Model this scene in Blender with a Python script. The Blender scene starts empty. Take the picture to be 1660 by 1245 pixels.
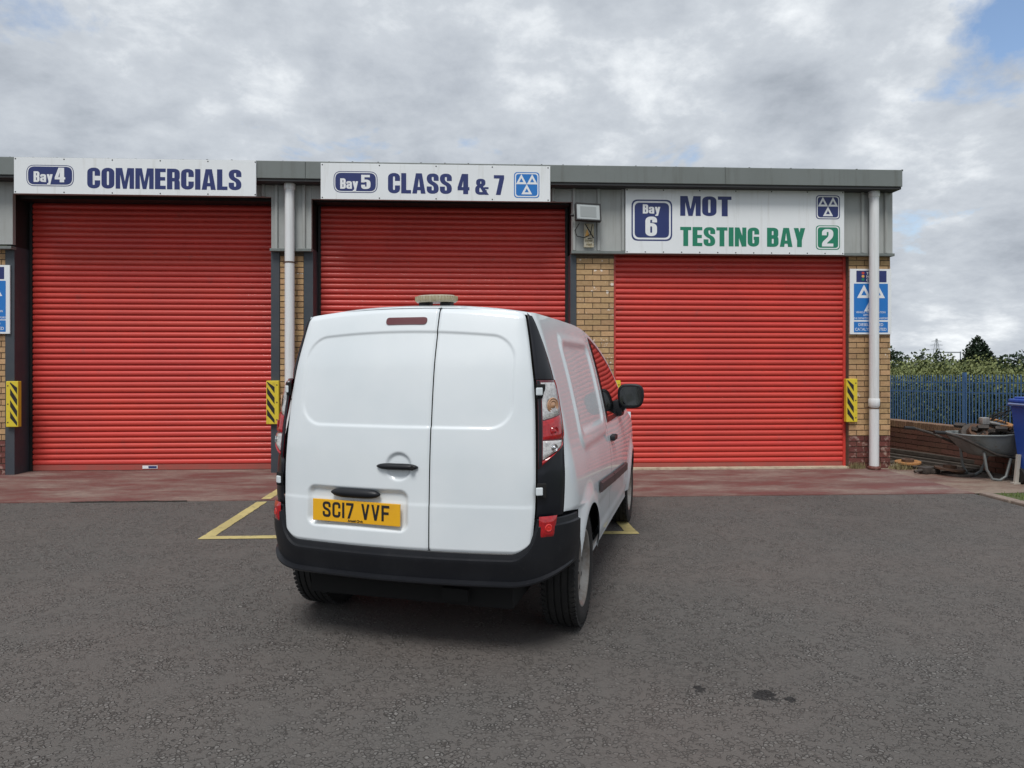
import bpy, bmesh, math, random
from mathutils import Vector, Matrix
R = math.radians
S = bpy.context.scene
COL = S.collection
random.seed(7)

# ------------------------------------------------------------------ camera, sky, sun, exposure
cam_d = bpy.data.cameras.new('camera'); cam = bpy.data.objects.new('camera', cam_d); COL.objects.link(cam)
cam.location = (0, -9.65, 1.46); cam.rotation_euler = (R(90), 0, R(-3.0))
cam_d.sensor_width = 36; cam_d.lens = 1151 / 1660 * 36; cam_d.shift_y = -32.5 / 1660
cam_d.clip_start = .05; cam_d.clip_end = 4000
S.camera = cam
SUN_EL, SUN_AZ = 59, 194          # azimuth clockwise from +Y (the facade's inward normal): behind the camera
world = bpy.data.worlds.new('World'); S.world = world; world.use_nodes = True
def build_sky():
    nt = world.node_tree; N = nt.nodes; L = nt.links; N.clear()
    def n(t, **k):
        o = N.new(t)
        for a, b in k.items(): setattr(o, a, b)
        return o
    def math_(op, a, b=None, clamp=False):
        m = n('ShaderNodeMath', operation=op, use_clamp=clamp)
        for i, v in enumerate((a, b)):
            if v is None: continue
            if isinstance(v, (int, float)): m.inputs[i].default_value = v
            else: L.new(v, m.inputs[i])
        return m.outputs[0]
    out = n('ShaderNodeOutputWorld'); bg = n('ShaderNodeBackground'); bg.inputs[1].default_value = .1
    sky = n('ShaderNodeTexSky', sky_type='NISHITA', sun_disc=False, sun_elevation=R(SUN_EL), sun_rotation=R(SUN_AZ))
    tc = n('ShaderNodeTexCoord'); sep = n('ShaderNodeSeparateXYZ'); L.new(tc.outputs['Generated'], sep.inputs[0])
    zz = math_('ADD', math_('MAXIMUM', sep.outputs[2], 0), .34)
    comb = n('ShaderNodeCombineXYZ')
    L.new(math_('DIVIDE', sep.outputs[0], zz), comb.inputs[0]); L.new(math_('DIVIDE', sep.outputs[1], zz), comb.inputs[1])
    comb.inputs[2].default_value = 3.7
    def noise(scale, detail, rough, dist, off):
        mp = n('ShaderNodeMapping'); mp.inputs['Location'].default_value = off; L.new(comb.outputs[0], mp.inputs[0])
        t = n('ShaderNodeTexNoise'); t.inputs['Scale'].default_value = scale; t.inputs['Detail'].default_value = detail
        t.inputs['Roughness'].default_value = rough; t.inputs['Distortion'].default_value = dist
        L.new(mp.outputs[0], t.inputs['Vector']); return t.outputs[0]
    a = noise(1.6, 10, .60, .1, (1.3, .4, 0)); b = noise(4.6, 9, .62, .1, (5.2, 2.4, 0))
    v = math_('ADD', math_('MULTIPLY', a, .62), math_('MULTIPLY', b, .38))
    ramp = n('ShaderNodeValToRGB'); e = ramp.color_ramp.elements
    e[0].position = .38; e[0].color = (2.2, 2.43, 2.76, 1)
    e[1].position = .64; e[1].color = (5.6, 5.82, 6.0, 1)
    m1 = e.new(.46); m1.color = (2.9, 3.15, 3.5, 1); m2 = e.new(.54); m2.color = (3.6, 3.86, 4.18, 1)
    L.new(v, ramp.inputs[0])
    gap = noise(2.6, 8, .6, .4, (8.35, 1.75, 0))
    thin = None
    for d_, rad in (((.572, .735, .375), .125), ((-.50, .79, .365), .17), ((.2, -.6, .77), .5), ((-.8, -.3, .5), .35)):      # directions in which the cover is thin
        ds = n('ShaderNodeVectorMath', operation='DISTANCE'); L.new(tc.outputs['Generated'], ds.inputs[0]); ds.inputs[1].default_value = Vector(d_).normalized()
        mrn = n('ShaderNodeMapRange'); mrn.inputs[1].default_value = 0; mrn.inputs[2].default_value = rad; mrn.inputs[3].default_value = .165; mrn.inputs[4].default_value = 0
        L.new(ds.outputs['Value'], mrn.inputs[0]); thin = mrn.outputs[0] if thin is None else math_('MAXIMUM', thin, mrn.outputs[0])
    gap = math_('SUBTRACT', gap, thin)
    gr = n('ShaderNodeValToRGB'); gr.color_ramp.elements[0].position = .26; gr.color_ramp.elements[1].position = .38
    L.new(gap, gr.inputs[0])
    blue = n('ShaderNodeMix', data_type='RGBA', blend_type='MULTIPLY'); blue.inputs[0].default_value = 1
    L.new(sky.outputs[0], blue.inputs[6]); blue.inputs[7].default_value = (1, 1, 1, 1)
    mix = n('ShaderNodeMix', data_type='RGBA'); L.new(gr.outputs[0], mix.inputs[0])
    L.new(blue.outputs[2], mix.inputs[6]); L.new(ramp.outputs[0], mix.inputs[7])
    L.new(mix.outputs[2], bg.inputs[0]); L.new(bg.outputs[0], out.inputs[0])
build_sky()
sun_d = bpy.data.lights.new('sun', 'SUN'); sun = bpy.data.objects.new('sun', sun_d); COL.objects.link(sun)
sun_d.energy = 1.5; sun_d.angle = R(22); sun_d.color = (1, .97, .93)
az, el = R(SUN_AZ), R(SUN_EL)
sdir = Vector((math.sin(az) * math.cos(el), math.cos(az) * math.cos(el), math.sin(el)))
sun.rotation_euler = sdir.to_track_quat('Z', 'Y').to_euler(); sun.location = (0, -20, 30)
S.view_settings.view_transform = 'Standard'; S.view_settings.look = 'None'; S.view_settings.gamma = 1
S.view_settings.use_curve_mapping = False; S.view_settings.exposure = .78
S.render.engine = 'CYCLES'; S.render.resolution_x = 1024; S.render.resolution_y = 768

# ------------------------------------------------------------------ helpers
def new_mat(name):
    m = bpy.data.materials.new(name); m.use_nodes = True
    nt = m.node_tree; return m, nt, nt.nodes['Principled BSDF']
def mat(name, col, rough=.5, metal=0, coat=0, var=0, noise=None, bump=None, island=0, spec=None, coat_rough=.05, pos=False):
    """procedural material: base colour with noise mottling, per-object and per-island variation, bump"""
    m, nt, p = new_mat(name); L = nt.links
    p.inputs['Roughness'].default_value = rough; p.inputs['Metallic'].default_value = metal
    p.inputs['Coat Weight'].default_value = coat; p.inputs['Coat Roughness'].default_value = coat_rough
    if spec is not None: p.inputs['Specular IOR Level'].default_value = spec
    tc = nt.nodes.new('ShaderNodeTexCoord'); CO = nt.nodes.new('ShaderNodeNewGeometry').outputs['Position'] if pos else tc.outputs['Object']
    rgb = nt.nodes.new('ShaderNodeRGB'); rgb.outputs[0].default_value = (*col, 1); cur = rgb.outputs[0]
    if noise:                                     # (scale, amount, colour)
        for scale, lo, hi, c in noise:
            src_ = CO
            if isinstance(scale, tuple):
                mp_ = nt.nodes.new('ShaderNodeMapping'); mp_.inputs['Scale'].default_value = scale; L.new(CO, mp_.inputs[0]); src_ = mp_.outputs[0]; scale = 1
            t = nt.nodes.new('ShaderNodeTexNoise'); t.inputs['Scale'].default_value = scale; t.inputs['Detail'].default_value = 7
            t.inputs['Roughness'].default_value = .62; L.new(src_, t.inputs['Vector'])
            r = nt.nodes.new('ShaderNodeMapRange'); r.inputs[1].default_value = lo; r.inputs[2].default_value = hi
            L.new(t.outputs[0], r.inputs[0])
            x = nt.nodes.new('ShaderNodeMix'); x.data_type = 'RGBA'; L.new(r.outputs[0], x.inputs[0]); L.new(cur, x.inputs[6])
            x.inputs[7].default_value = (*c, 1); cur = x.outputs[2]
    if var or island:
        hsv = nt.nodes.new('ShaderNodeHueSaturation')
        src = nt.nodes.new('ShaderNodeObjectInfo').outputs['Random'] if var else nt.nodes.new('ShaderNodeNewGeometry').outputs['Random Per Island']
        k = var or island
        r = nt.nodes.new('ShaderNodeMapRange'); r.inputs[3].default_value = 1 - k; r.inputs[4].default_value = 1 + k
        L.new(src, r.inputs[0]); L.new(r.outputs[0], hsv.inputs['Value']); L.new(cur, hsv.inputs['Color'])
        r2 = nt.nodes.new('ShaderNodeMapRange'); r2.inputs[3].default_value = .5 - .03 * k; r2.inputs[4].default_value = .5 + .04 * k
        ml = nt.nodes.new('ShaderNodeMath'); ml.operation = 'FRACT'; m7 = nt.nodes.new('ShaderNodeMath'); m7.operation = 'MULTIPLY'; m7.inputs[1].default_value = 7.3
        L.new(src, m7.inputs[0]); L.new(m7.outputs[0], ml.inputs[0]); L.new(ml.outputs[0], r2.inputs[0]); L.new(r2.outputs[0], hsv.inputs['Hue'])
        cur = hsv.outputs[0]
    L.new(cur, p.inputs['Base Color'])
    if bump:
        t = nt.nodes.new('ShaderNodeTexNoise'); t.inputs['Scale'].default_value = bump[0]; t.inputs['Detail'].default_value = 6
        L.new(CO, t.inputs['Vector'])
        b = nt.nodes.new('ShaderNodeBump'); b.inputs['Strength'].default_value = bump[1]; b.inputs['Distance'].default_value = bump[2]
        L.new(t.outputs[0], b.inputs['Height']); L.new(b.outputs[0], p.inputs['Normal'])
    return m

def link(name, me, m=None, parent=None, smooth=False):
    if m and not me.materials: me.materials.append(m)
    if smooth:
        for p in me.polygons: p.use_smooth = True
    o = bpy.data.objects.new(name, me); COL.objects.link(o)
    if parent: o.parent = parent
    return o
def mesh(name, verts, faces, m=None, parent=None, smooth=False):
    me = bpy.data.meshes.new(name); me.from_pydata([tuple(v) for v in verts], [], faces); me.update()
    return link(name, me, m, parent, smooth)
def empty(name, loc=(0, 0, 0), rz=0):
    o = bpy.data.objects.new(name, None); COL.objects.link(o); o.location = loc; o.rotation_euler = (0, 0, rz); o.empty_display_size = .1
    return o
def tag(o, label=None, cat=None, group=None, kind=None):
    if label: o['label'] = label
    if cat: o['category'] = cat
    if group: o['group'] = group
    if kind: o['kind'] = kind
    return o
class MB:
    """collects boxes, prisms, tubes and lathes into one mesh"""
    def __init__(s): s.v = []; s.f = []
    def add(s, v, f):
        b = len(s.v); s.v += [tuple(x) for x in v]; s.f += [tuple(i + b for i in q) for q in f]; return s
    def box(s, x0, x1, y0, y1, z0, z1, M=None, b=0):
        if b:
            bm = bmesh.new(); bmesh.ops.create_cube(bm, size=1)
            bmesh.ops.scale(bm, vec=(x1 - x0, y1 - y0, z1 - z0), verts=bm.verts)
            bmesh.ops.translate(bm, vec=((x0 + x1) / 2, (y0 + y1) / 2, (z0 + z1) / 2), verts=bm.verts)
            bmesh.ops.bevel(bm, geom=bm.edges[:], offset=b, segments=2, affect='EDGES', profile=.6)
            bm.verts.index_update()
            v = [x.co.copy() for x in bm.verts]; f = [[q.index for q in p.verts] for p in bm.faces]; bm.free()
        else:
            v = [Vector(c) for c in ((x0,y0,z0),(x1,y0,z0),(x1,y1,z0),(x0,y1,z0),(x0,y0,z1),(x1,y0,z1),(x1,y1,z1),(x0,y1,z1))]
            f = [(0,3,2,1),(4,5,6,7),(0,1,5,4),(1,2,6,5),(2,3,7,6),(3,0,4,7)]
        if M: v = [M @ x for x in v]
        return s.add(v, f)
    def tube(s, pts, r, n=8, cap=True):
        pts = [Vector(p) for p in pts]; rings = []; up = None
        for i, p in enumerate(pts):
            d = (pts[min(i+1, len(pts)-1)] - pts[max(i-1, 0)]).normalized()
            if up is None: up = d.orthogonal().normalized()
            up = (up - d * up.dot(d)).normalized(); sd = d.cross(up)
            rr = r[i] if isinstance(r, (list, tuple)) else r
            rings.append([p + (up * math.cos(2*math.pi*k/n) + sd * math.sin(2*math.pi*k/n)) * rr for k in range(n)])
        v = [q for g in rings for q in g]; f = []
        for i in range(len(pts) - 1):
            for k in range(n): f.append((i*n+k, i*n+(k+1) % n, (i+1)*n+(k+1) % n, (i+1)*n+k))
        if cap: f.append(tuple(range(n-1, -1, -1))); f.append(tuple((len(pts)-1)*n + k for k in range(n)))
        return s.add(v, f)
    def lathe(s, prof, n=32, M=None):
        """prof: (radius, height along z)"""
        v = []; f = []
        for i, (r, z) in enumerate(prof):
            for k in range(n): v.append(Vector((r * math.cos(2*math.pi*k/n), r * math.sin(2*math.pi*k/n), z)))
            if i:
                for k in range(n): f.append(((i-1)*n+k, (i-1)*n+(k+1) % n, i*n+(k+1) % n, i*n+k))
        if M: v = [M @ x for x in v]
        return s.add(v, f)
    def prism(s, poly, y0, y1):
        """poly in (x, z), extruded from y0 (front) to y1"""
        n = len(poly); v = [(x, y0, z) for x, z in poly] + [(x, y1, z) for x, z in poly]
        f = [tuple(range(n)), tuple(range(2*n-1, n-1, -1))] + [(i, i+n, (i+1) % n + n, (i+1) % n) for i in range(n)]
        return s.add(v, f)
    def build(s, name, m=None, parent=None, smooth=False):
        o = mesh(name, s.v, s.f, m, parent)
        bm = bmesh.new(); bm.from_mesh(o.data); bmesh.ops.recalc_face_normals(bm, faces=bm.faces); bm.to_mesh(o.data); bm.free()
        if smooth:
            o.data.polygons.foreach_set('use_smooth', [True] * len(o.data.polygons)); o.data.set_sharp_from_angle(angle=R(40))
        return o
def grid(name, fn, nu, nv, m, parent=None, smooth=True, keep=None):
    v = [fn(i / nu, j / nv) for j in range(nv + 1) for i in range(nu + 1)]; w = nu + 1
    f = [(j*w+i, j*w+i+1, (j+1)*w+i+1, (j+1)*w+i) for j in range(nv) for i in range(nu) if keep is None or keep(i, j)]
    return mesh(name, v, f, m, parent, smooth)
def interp(tab, x):
    if x <= tab[0][0]: return tab[0][1]
    for i in range(len(tab) - 1):
        (a, fa), (b, fb) = tab[i], tab[i+1]
        if x <= b:
            t = (x - a) / (b - a)
            sa = (fb - fa) / (b - a); s0 = sa; s1 = sa
            if i > 0: s0 = (fb - tab[i-1][1]) / (b - tab[i-1][0])
            if i < len(tab) - 2: s1 = (tab[i+2][1] - fa) / (tab[i+2][0] - a)
            h = b - a
            return (2*t**3-3*t*t+1)*fa + (t**3-2*t*t+t)*h*s0 + (-2*t**3+3*t*t)*fb + (t**3-t*t)*h*s1
    return tab[-1][1]
def sstep(a, b, x):
    t = max(0, min(1, (x - a) / (b - a))); return t*t*(3-2*t)

# ------------------------------------------------------------------ materials
M = {}
M['asphalt_base'] = None
def asphalt():
    m, nt, p = new_mat('asphalt'); L = nt.links; N = nt.nodes
    geo = N.new('ShaderNodeNewGeometry'); pos = geo.outputs['Position']
    def noise(sc, det, rough=.6):
        t = N.new('ShaderNodeTexNoise'); t.inputs['Scale'].default_value = sc; t.inputs['Detail'].default_value = det; t.inputs['Roughness'].default_value = rough
        L.new(pos, t.inputs['Vector']); return t.outputs[0]
    def vor(sc, feat='F1', rnd=1):
        t = N.new('ShaderNodeTexVoronoi'); t.feature = feat; t.inputs['Scale'].default_value = sc; t.inputs['Randomness'].default_value = rnd
        L.new(pos, t.inputs['Vector']); return t
    def mr(src, a, b, c=0, d=1):
        r = N.new('ShaderNodeMapRange'); r.inputs[1].default_value = a; r.inputs[2].default_value = b; r.inputs[3].default_value = c; r.inputs[4].default_value = d
        L.new(src, r.inputs[0]); return r.outputs[0]
    def mixc(fac, a, b):
        x = N.new('ShaderNodeMix'); x.data_type = 'RGBA'
        if isinstance(fac, (int, float)): x.inputs[0].default_value = fac
        else: L.new(fac, x.inputs[0])
        for i, c in ((6, a), (7, b)):
            if isinstance(c, tuple): x.inputs[i].default_value = (*c, 1)
            else: L.new(c, x.inputs[i])
        return x.outputs[2]
    def mul(a, b, op='MULTIPLY'):
        x = N.new('ShaderNodeMath'); x.operation = op
        for i, c in enumerate((a, b)):
            if isinstance(c, (int, float)): x.inputs[i].default_value = c
            else: L.new(c, x.inputs[i])
        return x.outputs[0]
    v1 = vor(52); v2 = vor(95); ve = vor(52, 'DISTANCE_TO_EDGE')
    sepc = N.new('ShaderNodeSeparateColor'); L.new(v1.outputs['Color'], sepc.inputs[0])
    stone = mixc(sepc.outputs[0], (.128, .121, .114), (.215, .206, .196))
    fines = mixc(noise(130, 4), (.070, .065, .061), (.155, .146, .137))
    patchy = mr(noise(4, 5), .28, .62)
    here = mul(mr(sepc.outputs[1], .42, .50), patchy)                     # which cells hold a proud stone
    edge = mr(ve.outputs['Distance'], .10, .16); rim = here
    chips = mul(edge, here)
    c = mixc(mul(rim, .5), fines, (.035, .031, .028))
    c = mixc(chips, c, stone)
    c = mixc(mul(mr(noise(.55, 6), .42, .68), .42), c, (.142, .118, .106))                # reddish dust
    c = mixc(mul(mr(noise(.35, 5), .50, .66), .38), c, (.080, .072, .066))
    c = mixc(mul(mr(v2.outputs['Color'], .93, .97), .55), c, (.22, .205, .19))             # pale chips
    # oil drips
    for (x, y, r) in ((1.277, -6.583, .055), (1.005, -6.51, .030), (1.375, -6.625, .028)):
        d = N.new('ShaderNodeVectorMath'); d.operation = 'DISTANCE'; L.new(pos, d.inputs[0]); d.inputs[1].default_value = (x, y, 0)
        k = mr(mul(d.outputs['Value'], mul(mr(noise(34, 3), .3, .7), r * 1.1), 'SUBTRACT'), r * .45, r * .3)
        c = mixc(mul(k, .8), c, (.012, .012, .013))
    L.new(c, p.inputs['Base Color']); p.inputs['Roughness'].default_value = .88; p.inputs['Specular IOR Level'].default_value = .3
    hgt = mul(mul(mul(mr(ve.outputs['Distance'], .04, .17), here), .8), mul(noise(120, 4), .55), 'ADD')
    b = N.new('ShaderNodeBump'); b.inputs['Strength'].default_value = 1; b.inputs['Distance'].default_value = .013
    L.new(hgt, b.inputs['Height']); L.new(b.outputs[0], p.inputs['Normal'])
    return m
def worn_paint(name, paint, under, sc, lo, hi, stretch=(1, 1, 1), rough=.75, extra=None):
    m, nt, p = new_mat(name); L = nt.links; N = nt.nodes
    geo = N.new('ShaderNodeNewGeometry'); mp = N.new('ShaderNodeMapping'); mp.inputs['Scale'].default_value = stretch; mp.inputs['Rotation'].default_value = (0, 0, R(-28) if stretch != (1, 1, 1) else 0)
    L.new(geo.outputs['Position'], mp.inputs[0])
    def noise(s, d, r=.65):
        t = N.new('ShaderNodeTexNoise'); t.inputs['Scale'].default_value = s; t.inputs['Detail'].default_value = d; t.inputs['Roughness'].default_value = r
        L.new(mp.outputs[0], t.inputs['Vector']); return t.outputs[0]
    def mr(s, a, b, c=0, d=1):
        r = N.new('ShaderNodeMapRange'); r.inputs[1].default_value = a; r.inputs[2].default_value = b; r.inputs[3].default_value = c; r.inputs[4].default_value = d; L.new(s, r.inputs[0]); return r.outputs[0]
    def mixc(f, a, b):
        x = N.new('ShaderNodeMix'); x.data_type = 'RGBA'; L.new(f, x.inputs[0])
        for i, c in ((6, a), (7, b)):
            if isinstance(c, tuple): x.inputs[i].default_value = (*c, 1)
            else: L.new(c, x.inputs[i])
        return x.outputs[2]
    base = mixc(mr(noise(3, 5), .35, .65), paint, tuple(k * .72 for k in paint))
    u2 = mixc(mr(noise(25, 5), .3, .7), under, tuple(k * .6 for k in under))
    c = mixc(mr(noise(sc, 11, .72), lo, hi), base, u2)
    L.new(c, p.inputs['Base Color']); p.inputs['Roughness'].default_value = rough
    b = N.new('ShaderNodeBump'); b.inputs['Strength'].default_value = .5; b.inputs['Distance'].default_value = .004
    L.new(noise(60, 6), b.inputs['Height']); L.new(b.outputs[0], p.inputs['Normal'])
    return m
M['asphalt'] = asphalt()
M['apron'] = worn_paint('red_painted_concrete', (.150, .056, .050), (.30, .235, .20), 1.5, .43, .64, (.55, 1.5, 1))
M['line'] = worn_paint('yellow_line_paint', (.56, .47, .20), (.17, .15, .11), 14, .56, .68)
M['grassland'] = mat('grassland', (.07, .10, .03), .9, noise=[(.4, .35, .65, (.10, .10, .045)), (6, .4, .7, (.05, .085, .02))], bump=(9, .6, .05))
M['brick'] = mat('buff_brick', (.40, .25, .125), .85, var=.16, noise=[(25, .35, .7, (.50, .33, .175)), (70, .55, .75, (.28, .17, .09)), (2.2, .52, .72, (.27, .165, .085))], bump=(90, .6, .004), pos=True)
M['brick_white'] = mat('spalled_buff_brick', (.44, .285, .15), .85, var=.1, noise=[(70, .5, .7, (.30, .18, .10)), (17, .60, .64, (.72, .66, .58))], bump=(60, .6, .004), pos=True)
M['brick_red'] = mat('red_painted_brick', (.155, .047, .036), .7, var=.12, noise=[(50, .4, .7, (.11, .035, .03)), (13, .54, .66, (.36, .25, .21))], bump=(70, .5, .003), pos=True)
M['mortar'] = mat('mortar', (.085, .065, .048), .95, noise=[(30, .4, .6, (.12, .095, .07))], bump=(60, .6, .004))
M['wall_brick'] = mat('brown_brick', (.15, .065, .045), .9, var=.2, noise=[(20, .4, .7, (.10, .05, .038))], bump=(60, .5, .004))
M['wall_cap'] = mat('brown_coping_brick', (.22, .13, .08), .9, var=.2, noise=[(20, .4, .7, (.14, .08, .05))], bump=(60, .5, .004))
M['slat'] = mat('red_shutter_paint', (.59, .056, .042), .40, coat=.12, var=.035, noise=[(1.3, .4, .7, (.51, .052, .042)), (7, .60, .78, (.40, .065, .055)), (60, .72, .76, (.62, .34, .30))], pos=True)
M['bottom_rail'] = mat('dull_red_rail_paint', (.36, .075, .06), .55, noise=[(5, .4, .7, (.28, .09, .07))])
M['steel_dark'] = mat('dark_grey_steel_paint', (.042, .052, .064), .5, noise=[(4, .45, .7, (.055, .062, .072))])
M['steel_black'] = mat('black_steel', (.012, .012, .013), .6)
M['cladding'] = mat('pale_grey_cladding', (.37, .385, .375), .45, noise=[(2.5, .4, .7, (.33, .345, .335)), ((14, 14, .9), .52, .75, (.27, .275, .255))], pos=True)
M['fascia'] = mat('grey_green_fascia', (.165, .185, .18), .45, noise=[(1.5, .4, .7, (.15, .168, .162)), ((11, 11, .8), .52, .75, (.12, .13, .12))], pos=True)
M['gutter_shade'] = mat('gutter_painted_shade', (.03, .032, .034), .7)
M['pipe'] = mat('white_pvc', (.70, .72, .73), .35, noise=[((16, 16, .7), .5, .75, (.52, .52, .50))], pos=True)
M['sign'] = mat('white_sign_face', (.77, .80, .82), .35, noise=[(1.2, .4, .7, (.73, .76, .78)), ((13, 13, 1.1), .56, .8, (.60, .61, .60))], pos=True)
M['navy'] = mat('navy_vinyl', (.018, .030, .135), .4, noise=[(3, .4, .7, (.022, .036, .15))])
M['blue'] = mat('bright_blue_vinyl', (.015, .17, .52), .4)
M['green'] = mat('green_vinyl', (.012, .20, .115), .4)
M['white'] = mat('white_vinyl', (.76, .78, .80), .4)
M['amber'] = mat('amber_paint', (.75, .40, .10), .5)
M['redvinyl'] = mat('red_vinyl', (.5, .06, .05), .5)
M['yellow'] = mat('yellow_guard_paint', (.66, .52, .035), .5, noise=[(14, .55, .75, (.42, .30, .05))])
M['black'] = mat('black_paint', (.014, .014, .015), .5)
M['rust'] = mat('rusty_iron', (.075, .042, .028), .85, noise=[(30, .4, .65, (.13, .065, .033)), (60, .5, .7, (.06, .035, .025))], bump=(80, .5, .003))
M['rust_orange'] = mat('orange_rust', (.40, .19, .06), .85, noise=[(30, .4, .65, (.28, .12, .04))], bump=(80, .5, .003))
M['scrap_dark'] = mat('dark_scrap', (.035, .030, .027), .7, noise=[(20, .4, .65, (.07, .055, .045))], bump=(40, .5, .004))
M['alloy'] = mat('dull_alloy', (.42, .41, .39), .5, metal=.6, noise=[(20, .4, .65, (.3, .28, .25))])
M['barrow'] = mat('grey_galvanised_tray', (.21, .23, .23), .55, metal=.25, noise=[(6, .4, .7, (.15, .16, .155)), (22, .58, .75, (.16, .12, .09))])
M['wood'] = mat('weathered_timber', (.075, .062, .052), .9, noise=[(12, .4, .7, (.038, .030, .024))], bump=(40, .4, .003))
M['bin'] = mat('blue_bin_plastic', (.026, .085, .40), .45, noise=[(4, .4, .7, (.034, .095, .42))])
M['fence'] = mat('blue_fence_paint', (.050, .115, .25), .5, var=.12)
M['concrete'] = mat('rough_concrete', (.24, .19, .16), .95, noise=[(5, .4, .65, (.17, .13, .105)), (40, .5, .7, (.30, .26, .22))], bump=(40, .6, .006))
M['dark_brown'] = mat('mottled_dark_brown', (.045, .036, .028), .95, noise=[(8, .4, .65, (.075, .058, .042))], bump=(25, .8, .02))
def leafmat(name, col, k=.35):
    m = mat(name, col, .7, island=k, spec=.25); return m
M['leaf_olive'] = leafmat('olive_leaves', (.160, .182, .070), .24); M['leaf_mid'] = leafmat('green_leaves', (.090, .112, .046), .25)
M['leaf_dark'] = leafmat('dark_conifer_leaves', (.018, .032, .016)); M['leaf_deep'] = leafmat('deep_green_leaves', (.030, .050, .026))
M['grass'] = leafmat('lawn_grass', (.11, .15, .04), .3); M['dry'] = leafmat('dry_weeds', (.25, .21, .11), .3)
M['bark'] = mat('bark', (.06, .045, .033), .95)
M['lattice'] = mat('galvanised_lattice', (.20, .22, .24), .7)
# van
def van_paint():
    m, nt, p = new_mat('white_van_paint'); N = nt.nodes; L = nt.links
    tc = N.new('ShaderNodeTexCoord')
    t = N.new('ShaderNodeTexNoise'); t.inputs['Scale'].default_value = 2.2; t.inputs['Detail'].default_value = 6; L.new(tc.outputs['Object'], t.inputs['Vector'])
    r = N.new('ShaderNodeValToRGB'); r.color_ramp.elements[0].color = (.66, .715, .745, 1); r.color_ramp.elements[1].color = (.72, .765, .79, 1)
    r.color_ramp.elements[0].position = .35; r.color_ramp.elements[1].position = .65
    L.new(t.outputs[0], r.inputs[0]); L.new(r.outputs[0], p.inputs['Base Color'])
    p.inputs['Roughness'].default_value = .42; p.inputs['Coat Weight'].default_value = .65; p.inputs['Coat Roughness'].default_value = .035; p.inputs['Coat IOR'].default_value = 1.5
    t2 = N.new('ShaderNodeTexNoise'); t2.inputs['Scale'].default_value = 2.5; L.new(tc.outputs['Object'], t2.inputs['Vector'])
    b = N.new('ShaderNodeBump'); b.inputs['Strength'].default_value = .06; b.inputs['Distance'].default_value = .02
    L.new(t2.outputs[0], b.inputs['Height']); L.new(b.outputs[0], p.inputs['Coat Normal'])
    return m
M['paint'] = van_paint()
M['plastic'] = mat('black_bumper_plastic', (.009, .010, .013), .42, noise=[(5, .45, .7, (.014, .015, .018)), (30, .6, .8, (.022, .022, .024))], bump=(300, .15, .001), spec=.35)
M['gloss_black'] = mat('gloss_black_trim', (.007, .008, .012), .32, coat=.15, spec=.35)
M['seal'] = mat('door_gap_rubber', (.006, .006, .006), .9)
M['glass'] = mat('dark_cab_glass', (.012, .014, .015), .05, coat=1)
M['lens_red'] = mat('red_lens', (.42, .008, .012), .12, coat=1, noise=[(60, .4, .7, (.26, .004, .008))])
M['lens_dark'] = mat('deep_red_lens', (.10, .004, .010), .12, coat=1)
M['lens_clear'] = mat('clear_lens_reflector', (.62, .61, .60), .2, metal=.35, coat=1, noise=[(45, .45, .65, (.36, .35, .35))], bump=(120, .5, .004))
M['chrome'] = mat('lamp_chrome', (.7, .7, .7), .12, metal=1)
M['bulb'] = mat('amber_bulb', (.45, .25, .14), .2, coat=1)
M['brake_lens'] = mat('smoked_red_lens', (.11, .018, .022), .25, coat=1)
M['tyre'] = mat('tyre_rubber', (.012, .012, .012), .8, noise=[(12, .45, .7, (.02, .019, .018))])
M['rim'] = mat('dusty_silver_steel_wheel', (.30, .285, .265), .45, metal=.35, noise=[(14, .45, .7, (.17, .13, .10))])
M['plate'] = mat('yellow_plate', (.82, .43, .012), .35, coat=.5, noise=[(8, .5, .8, (.74, .38, .02))])
M['strip'] = mat('dark_rub_strip', (.045, .030, .032), .5)
M['beacon'] = mat('faded_beacon_lens', (.40, .36, .26), .4, coat=.5, noise=[(40, .4, .65, (.30, .25, .15))])
M['under'] = mat('underbody_black', (.006, .006, .006), .95)
M['lamp_glass'] = mat('floodlight_glass', (.36, .39, .39), .15, coat=1)
M['paper'] = mat('faded_notice', (.52, .49, .40), .8, noise=[(12, .45, .6, (.42, .36, .22))])

# ------------------------------------------------------------------ setting: ground, yard, apron, markings
def ground_h(x, y):
    return -1.65 * sstep(7.9, 11.5, x)
xs = [-900, -300, -100, -40, -15, 0, 7.9] + [7.9 + .45 * i for i in range(1, 9)] + [15, 20, 30, 50, 90, 200, 500, 1200, 2500]
ys = [-2500, -800, -200, -60, -20, 0, 20, 40, 80, 160, 400, 1000, 3000]
gv = [(x, y, ground_h(x, y) - .012) for y in ys for x in xs]; w = len(xs)
tag(mesh('ground', gv, [(j*w+i, j*w+i+1, (j+1)*w+i+1, (j+1)*w+i) for j in range(len(ys)-1) for i in range(w-1)], M['grassland'], smooth=True), kind='structure')
tag(mesh('yard', [(-40, -45, 0), (5.66, -45, 0), (5.66, -3.0, 0), (5.60, -2.69, 0), (5.61, -1.95, 0), (5.0, -1.90, 0), (-40, -1.90, 0)], [tuple(range(7))], M['asphalt']), kind='structure')
ap = MB(); ap.box(-12, 5.62, -1.945, .45, -.008, .008)
tag(ap.build('concrete_apron', M['apron']), kind='structure')
M['apron_bare'] = worn_paint('bare_concrete_red_traces', (.17, .085, .066), (.30, .235, .185), 1.6, .38, .56, (.6, 1.4, 1))
tag(mesh('side_path', [(5.62, -1.945, .003), (6.1, -1.93, .003), (7.9, -1.7, .003), (7.9, 14, .003), (5.62, 14, .003)], [(0, 1, 2, 3, 4)], M['apron_bare']), kind='structure')
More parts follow.
